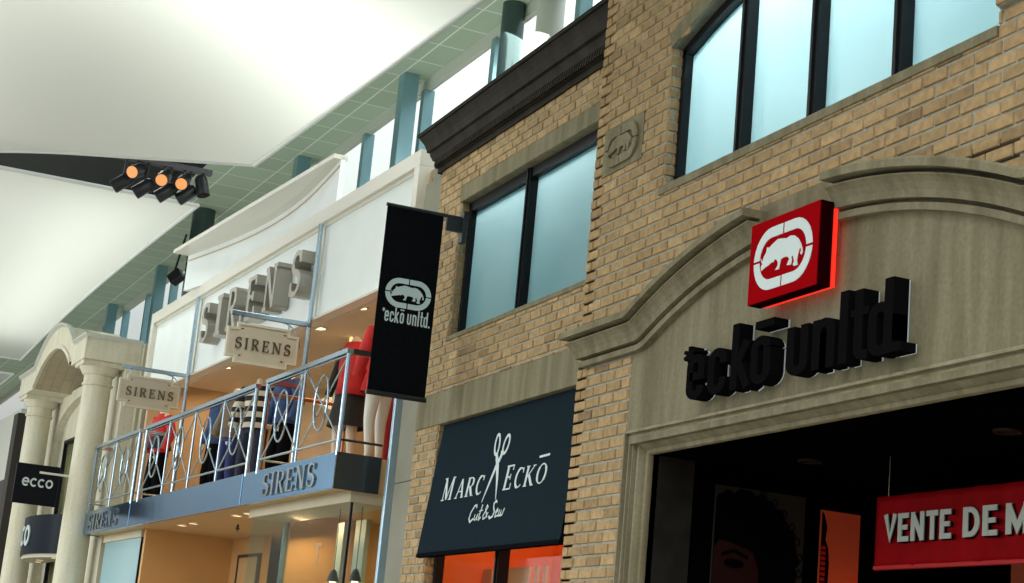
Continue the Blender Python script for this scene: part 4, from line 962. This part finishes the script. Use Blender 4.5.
COPPER = mat('copper_rail', (.45, .16, .07), .3, metal=.8)
MB().tube([SP(3.05, .30, 4.50), SP(3.05, -.6, 4.50)], .022, 8).build('top_rail', COPPER, rt)
for o in (.30, -.6): MB().tube([SP(3.05, o, FZ), SP(3.05, o, 4.5)], .014, 8).build('upright', COPPER, rt)
# ------------------------------------------------------------------ shoe shop portico
def column(s, o, label):
    rt = empty('portico_column', SP(s, o, 0), label, 'column', 'white portico columns'); b = SP(s, o, 0)
    prof = [(.235, .12)]+[(.235-.025*max(0, (i-3)/9), .12+5.42*i/12) for i in range(1, 13)]
    MB().lathe(prof, b, 28).build('shaft', PORTICO, rt, smooth=True)
    MB().lathe([(.21, 5.54), (.235, 5.55), (.235, 5.58), (.215, 5.59), (.215, 5.70), (.24, 5.71), (.25, 5.73), (.28, 5.78), (.30, 5.81), (.30, 5.83)], b, 28).build('capital', PORTICO, rt, smooth=True)
    fr = Fr(b, SU, SN, (0,0,1)); MB().box(-.315, .315, -.315, .315, 5.83, 5.90, fr).build('abacus', PORTICO, rt, bevel=.006)
    MB().lathe([(.29, 0), (.29, .05), (.27, .08), (.24, .12)], b, 28).build('column_base', PORTICO, rt, smooth=True)
column(11.50, .47, 'white stone column nearest the dress shop balcony'); column(16.20, .47, 'white stone column farther along, behind the black square sign')
PS0, PS1, PC = 11.12, 16.62, 13.65
gh, grise = 1.62, .50; gR = (gh*gh+grise*grise)/(2*grise); gz = 6.24
def gtop(s):
    d = abs(s-PC); return gz if d > gh else gz+grise-gR+math.sqrt(gR*gR-d*d)
ih, irise = 1.55, .46; iR = (ih*ih+irise*irise)/(2*irise); iz0 = 5.90
def gbot(s):
    d = abs(s-PC); return iz0 if d > ih else iz0+irise-iR+math.sqrt(iR*iR-d*d)
ss = sorted({PS0, PS1, PC-gh, PC+gh, PC-ih, PC+ih, *[PS0+(PS1-PS0)*i/60 for i in range(61)]})
mb = MB(); rows = [[SP(s, .80, gbot(s)), SP(s, .80, gtop(s)), SP(s, -.05, gtop(s)), SP(s, -.05, gbot(s))] for s in ss]
mb.strip(rows, closed=True); mb.add(rows[0], [(0,1,2,3)]); mb.add(rows[-1], [(3,2,1,0)])
pt = struct(mb.build('wall_portico', PORTICO), 'white stone portico with an arched top carried on two columns', 'portico')
mb = MB(); CP = [(-.02, .0), (.0, .02), (.02, .045), (.045, .045), (.045, -.05)]
rows = [[SP(s-(.07 if i == 0 else 0)+(.07 if i == len(ss)-1 else 0), .80+o, gtop(s)+d) for d, o in CP] for i, s in enumerate(ss)]
rows = [[SP(ss[0]-.07, -.05, gtop(ss[0])+d) for d, o in CP]]+rows
mb.strip(rows); mb.build('crown_moulding', mat('grey_lead_edge', (.5, .5, .45), .5), pt)
mb = MB(); s2 = [PC-ih+2*ih*i/24 for i in range(25)]
rows = [[SP(s, .80, gbot(s)), SP(s, .83, gbot(s)-.0), SP(s, .83, gbot(s)+.06), SP(s, .80, gbot(s)+.06)] for s in s2]
mb.strip(rows, closed=True); mb.build('arch_bead', PORTICO, pt)
mb = MB(); rows = [[SP(s, .78, gbot(s)-.004), SP(s, .0, gbot(s)-.004)] for s in s2]; mb.strip(rows)
mb.build('vault_lining', tile_mat('tan_vault_blocks', (.42, .35, .24), (.30, .25, .17), .4, .16, .5, .006), pt, fix=False)
# wall behind the columns, with an arched shop window
wx0, wx1, wsp, wr = 12.0, 16.25, 5.15, .64
wc, wh = (wx0+wx1)/2, (wx1-wx0)/2
mb = MB(); mb.box(PS0-.02, wx0, 0, 5.95, -.05, .15, SIR); mb.box(wx1, PS1+.2, 0, 5.95, -.05, .15, SIR)
rows = []
for i in range(25):
    s = wx0+(wx1-wx0)*i/24; z = wsp+wr*math.sqrt(max(0, 1-((s-wc)/wh)**2)); rows.append([SP(s, .15, z), SP(s, .15, 5.95), SP(s, -.05, 5.95), SP(s, -.05, z)])
mb.strip(rows, closed=True)
mb.box(wx0, wx1, 5.16, 5.95, -.05, .02, SIR); mb.box(15.85, wx1, 0, 5.16, -.05, .02, SIR); mb.box(wx0, 12.4, 0, 5.16, -.05, .02, SIR)
struct(mb.build('wall_shoe_shop', PORTICO), 'pale wall with an arched recess behind the portico columns', 'wall')
rt = empty('window_6', SP(13.9, 0, 0)); struct(rt, 'dark shop window in the arched recess between the white columns', 'window')
MB().box(12.4, 15.85, 0, 5.16, -.05, -.03, SIR).build('pane', mat('olive_painted_reflection', (.16, .16, .08), .12, spec=.8, var=.5, scale=1.5), rt)  # greenish reflection painted into the pane as mottled olive
MB().box(12.4, 12.46, 0, 5.16, -.03, .03, SIR).box(15.79, 15.85, 0, 5.16, -.03, .03, SIR).box(12.4, 15.85, 5.10, 5.16, -.03, .03, SIR).box(13.9, 13.95, 0, 5.1, -.03, .02, SIR).build('window_frame', BLACKFRAME, rt)
# pilaster strips at the shop corner
struct(MB().box(10.55, 11.10, 0, 6.2, -.3, -.05, SIR).box(10.72, 10.80, 0, 6.2, -.05, .0, SIR).build('trim_11', mat('beige_pilaster', (.40, .37, .27), .6)), 'beige pilaster between the dress shop and the white portico', 'pilaster')
# black square blade sign
x = SP(11.55, 0, 0).x
fr = Fr((x, 0, 0), (0,1,0), (0,0,1), (1,0,0))
rt = empty('blade_sign', (x, -1.4, 3.66), 'black square sign with pale rounded lettering hung in front of the white columns', 'sign')
MB().box(-1.74, -1.10, 3.66, 4.26, -.03, .03, fr).build('sign_panel', mat('gloss_black_sign', (.006, .007, .010), .4, spec=.1), rt, bevel=.006)
mb = MB(); lettering(mb, 'ecco', glyph_round, fr, -1.635, 3.925, .13, .03, .036, .46, .06); mb.build('lettering', mat('sign_letter_grey', (.55, .62, .60), .5), rt)
MB().tube([fr(-1.40, 4.145, .045), fr(-.80, 4.145, .045)], .018, 8).build('arm', OFFWHITE, rt)
# curved black awning between the columns
rt = empty('curved_awning', SP(13.9, .5, 3.05), 'glossy dark curved fascia with pale letters between the white columns', 'awning')
def cv(s): return .20+.48*math.sqrt(max(0, 1-((s-14.35)/1.52)**2))
ss2 = [12.85+3.0*i/32 for i in range(33)]
mb = MB(); rows = [[SP(s, cv(s), 3.06), SP(s, cv(s), 3.68), SP(s, .155, 3.68), SP(s, .155, 3.06)] for s in ss2]
mb.strip(rows, closed=True); mb.build('curved_fascia', mat('gloss_navy_fascia', (.006, .011, .018), .35, spec=.06), rt, smooth=True)
mb = MB()
gl, tot = text_strokes('ecco', glyph_round, .08)
for ch, gx, st in gl:
    for pts, w in st:
        def cf(a, b, c): return SP(-a, cv(-a)+c, b)
        add_stroke(mb, pts, w, cf, .005, .02, lambda a, b: (-15.72+(gx+a)*.40, 3.20+b*.34))
mb.build('lettering', mat('awning_letter_grey', (.5, .58, .58), .5), rt)
mb = MB(); rows = [[SP(s, cv(s)-.03, 3.0), SP(s, cv(s)-.03, 3.06), SP(s, .155, 3.06), SP(s, .155, 3.0)] for s in ss2]; mb.strip(rows, closed=True); mb.build('soffit', mat('pale_soffit', (.5, .45, .35), .6), rt)
d0 = downlight(SP(15.1, .30, 2.998), 'lit spot under the curved dark fascia, farthest of three', 'spots under the curved fascia', .07)
downlight(SP(14.4, .40, 2.998), 'middle lit spot under the curved dark fascia', None, base=d0); downlight(SP(13.2, .38, 2.998), 'lit spot under the curved dark fascia nearest the white column', None, base=d0)
mb = MB().box(12.3, 16.0, 0, 2.9, -.9, -.85, SIR); struct(mb.build('wall_shoe_interior', mat('amber_shoe_wall', (.45, .27, .13), .7)), 'amber wall of the shoe shop below the curved fascia', 'wall')
# farther shops
mb = MB().box(17.5, 17.95, 0, 5.75, -.1, .62, SIR); struct(mb.build('trim_12', mat('dark_brown_pilaster', (.022, .016, .013), .5)), 'dark brown pilaster beyond the white portico', 'pilaster')
mb = MB().box(18.0, 30, 0, 5.9, -.3, .5, SIR); struct(mb.build('wall_far', mat('pale_grey_shop', (.6, .62, .56), .6)), 'pale grey shopfront beyond the portico', 'wall')
mb = MB().box(18.3, 24, 0, 4.6, .5, .53, SIR); struct(mb.build('door_2', mat('dark_opening_shade', (.05, .04, .035), .5)), 'dark panel painted as the shaded opening of the farthest shopfront', 'door')  # the opening's shade is put into a flat dark panel
# ------------------------------------------------------------------ mall roof: tile soffit, clerestory, columns
CA = math.radians(1.3); CU = Vector((-math.cos(CA), -math.sin(CA), 0)); CN = Vector((math.sin(CA), -math.cos(CA), 0))
CE = Fr((-17.1, 1.39, 0), CU, CN, (0,0,1))                   # a away along the mall, b towards the street, c up
me_ = MB().box(-12, 60, -.33, 1.0, 9.0, 9.08, CE).build('ceiling', TILE)
for pl in me_.data.polygons:
    for li in pl.loop_indices:
        co = me_.data.vertices[me_.data.loops[li].vertex_index].co + me_.location - Vector((-17.1, 1.39, 0))
        me_.data.uv_layers[0].data[li].uv = (co.dot(CU), co.dot(CN)+.62)
struct(me_, 'green-grey tiled soffit along the clerestory', 'ceiling')
struct(MB().box(-12, 60, -.40, -.33, 8.84, 9.08, CE).build('trim_13', PALESTRIP), 'pale strip where the tiled soffit meets the clerestory glass', 'trim')
struct(MB().box(2.6, 60, 1.0, 6.4, 9.3, 9.4, CE).box(-12, 2.6, 1.6, 6.4, 9.3, 9.4, CE).box(2.6, 60, 1.0, 1.05, 9.0, 9.4, CE).build('ceiling_void_and_shade', VOID), 'dark ceiling void above the white sails, with an unseen slab added to dim the nearest one', 'ceiling')  # second box is an unseen slab added to darken the near sail
step = 2.2
for i in range(-4, 14):
    a = 2.55+step*i
    rt = empty('window_%d' % (i+11), CE(a+step/2, -.37, 5.5)); struct(rt, 'tall clerestory window between teal mullions', 'window')
    MB().box(a+.05, a+step-.05, -.375, -.365, 5.0, 8.85, CE).build('pane', CLEAR, rt)
    MB().box(a-.06, a+.06, -.44, -.30, 5.0, 8.85, CE).build('mullion', TEAL, rt)
for i, (x, lb) in enumerate(((-15.2, 'teal steel post hidden above the brick cornice'), (-19.62, 'teal steel post standing free before the clerestory, above the cornice end'), (-24.0, 'teal steel post rising behind the curved canopy'), (-32.9, 'teal steel post at the far end of the sign band'), (-37.5, 'teal steel post above the white portico'), (-41.9, 'teal steel post beyond the white portico'))):
    if i == 0: continue
    a = (Vector((x, 0, 0))-Vector((-17.1, 1.39, 0))).dot(CU)
    tag(MB().box(a-.10, a+.10, -.20, -.0, 6.65, 9.0, CE).build('steel_post', TEAL, bevel=.006), lb, 'post', 'teal posts before the clerestory')
def rcol(x, y, r, m_, label, z0=4.5):
    tag(MB().lathe([(r, z0), (r, 9.0)], (x, y, 0), 24).build('round_column', m_, smooth=True), label, 'column', 'round columns before the clerestory')
rcol(-28.1, .82, .19, DARKTEAL, 'dark round column above the sign band, left of the curved canopy')
rcol(-16.75, 1.62, .13, DARKTEAL, 'dark round column above the middle of the brown cornice')
rcol(-16.0, 1.75, .15, PALECOL, 'pale round column above the brown cornice, nearest the brick pilaster')
rt = empty('floodlight', (-30.0, .87, 8.2), 'small black floodlight box hanging by the dark round column', 'floodlight')
fr = Fr((-30.0, .87, 8.2), (.5, .6, .62), (-.7, .7, -.1), (-.5, -.4, .77))
MB().box(-.13, .13, -.09, .09, -.10, .10, fr).build('housing', DARKMETAL, rt, bevel=.02); MB().tube([fr(0,0,.1), Vector((-30.0, .95, 9.03))], .02, 6).build('bracket', DARKMETAL, rt)
# ------------------------------------------------------------------ white sails
def sail(name, x_of, x_range, ny, zfun, label, th=.05, sides=None):
    nx = 28; rows = []
    for i in range(nx+1):
        u = i/nx; row = []
        for j in range(ny+1):
            v = j/ny; x, y = x_of(u, v); row.append(Vector((x, y, zfun(u, v))))
        rows.append(row)
    ob = MB().strip(rows).build(name, SAIL, smooth=True, fix=False)
    edge = rows[0][:]+[r[-1] for r in rows[1:]]+rows[-1][-2::-1]+[r[0] for r in rows[-2:0:-1]]
    MB().tube(edge, th/2, 8, closed=True).build('hem', mat('white_hem', (.78, .82, .82), .5), ob, smooth=True)
    return tag(ob, label, 'sail', 'white ceiling sails')
def s1(u, v):                                               # u from near to far, v from the shop side to the middle of the mall
    y0 = -.18-.54*u; y1 = -4.9
    xf = -18.16-1.35*min(1, v/.62)-.6*max(0, v-.62); x = -8.0+(xf+8.0)*u
    return x, y0+(y1-y0)*v
sail('ceiling_sail', s1, None, 26, lambda u, v: 7.0+.10*v*math.sin(math.pi*u)-.28*max(0, (v-.42)/.58)**2*u, 'large white ceiling sail overhead, the nearest one')
def s2(u, v):
    y0 = -.85-.22*u; return -20.34-14.0*u, y0+(-4.9-y0)*v
sail('ceiling_sail', s2, None, 20, lambda u, v: 7.0+.12*math.sin(math.pi*u), 'white ceiling sail beyond the row of spotlights')
def s3(u, v): return -36.4-10*u, -.95-.2*u-3.8*v
sail('ceiling_sail', s3, None, 16, lambda u, v: 7.0, 'small corner of a white ceiling sail, farthest along the mall')
# spotlights on a dark track in the gap between the sails
tag(MB().box(-19.35, -19.25, -4.9, -.95, 7.10, 7.16).build('lighting_track', DARKMETAL), 'dark lighting track between the two larger sails', 'lighting track')
def spotlight(y, z, aim, lit, label, base=None):
    loc = (-19.3, y, 7.1)
    rt = empty('track_spotlight', loc, label, 'spotlight', 'track spotlights between the sails')
    d = Vector(aim).normalized(); c = Vector((-19.3 if z > 6.9 else -19.42, y, z)); a = c-d*.12; b = c+d*.12
    MB().tube([a, a+d*.03, b], [.055, .074, .079], 14).build('can', DARKMETAL, rt, smooth=True)
    MB().tube([b, b+d*.004], .068, 14).build('lens', SPOTGLOW if lit else MATS['dim_lens'], rt)
    MB().tube([Vector((-19.3, y, 7.1)), c], .016, 6).build('bracket', DARKMETAL, rt)
toC = (.75, -.30, -.45)
for y, z, aim, lit, lb in ((-1.80, 6.99, (.7, -.55, -.4), True, 'lit black spotlight, leftmost of the three glowing ones'), (-1.49, 6.97, toC, True, 'lit black spotlight, middle of the three glowing ones'), (-1.26, 6.97, toC, True, 'lit black spotlight, rightmost and brightest of the three glowing ones'),
                      (-1.04, 6.96, (.2, .25, -1), False, 'unlit black spotlight hanging straight at the end of the track'), (-1.93, 6.86, (-.2, -.7, -.6), False, 'unlit black spotlight below the leftmost glowing one'), (-1.68, 6.84, (-.2, -.7, -.6), False, 'unlit black spotlight below and left of the middle glowing one'),
                      (-1.42, 6.84, (-.2, -.7, -.6), False, 'unlit black spotlight between the middle and brightest glowing ones'), (-1.18, 6.86, (-.2, -.7, -.6), False, 'unlit black spotlight below the brightest glowing one')):
    spotlight(y, z, aim, lit, lb)
# lamps of the entrance
spot('lamp_poster', (-9.5, 1.60, 2.05), (-9.73, 1.56, 2.55), 3.5, (1, .42, .16), 110, .05)
point('lamp_entrance', (-7.2, 2.2, 2.0), 5, (1, .30, .12), .2)
area('lamp_banner', (-6.6, .45, 3.08), (-7.0, 1.0, 2.6), .5, 1.0, (1, .75, .6))
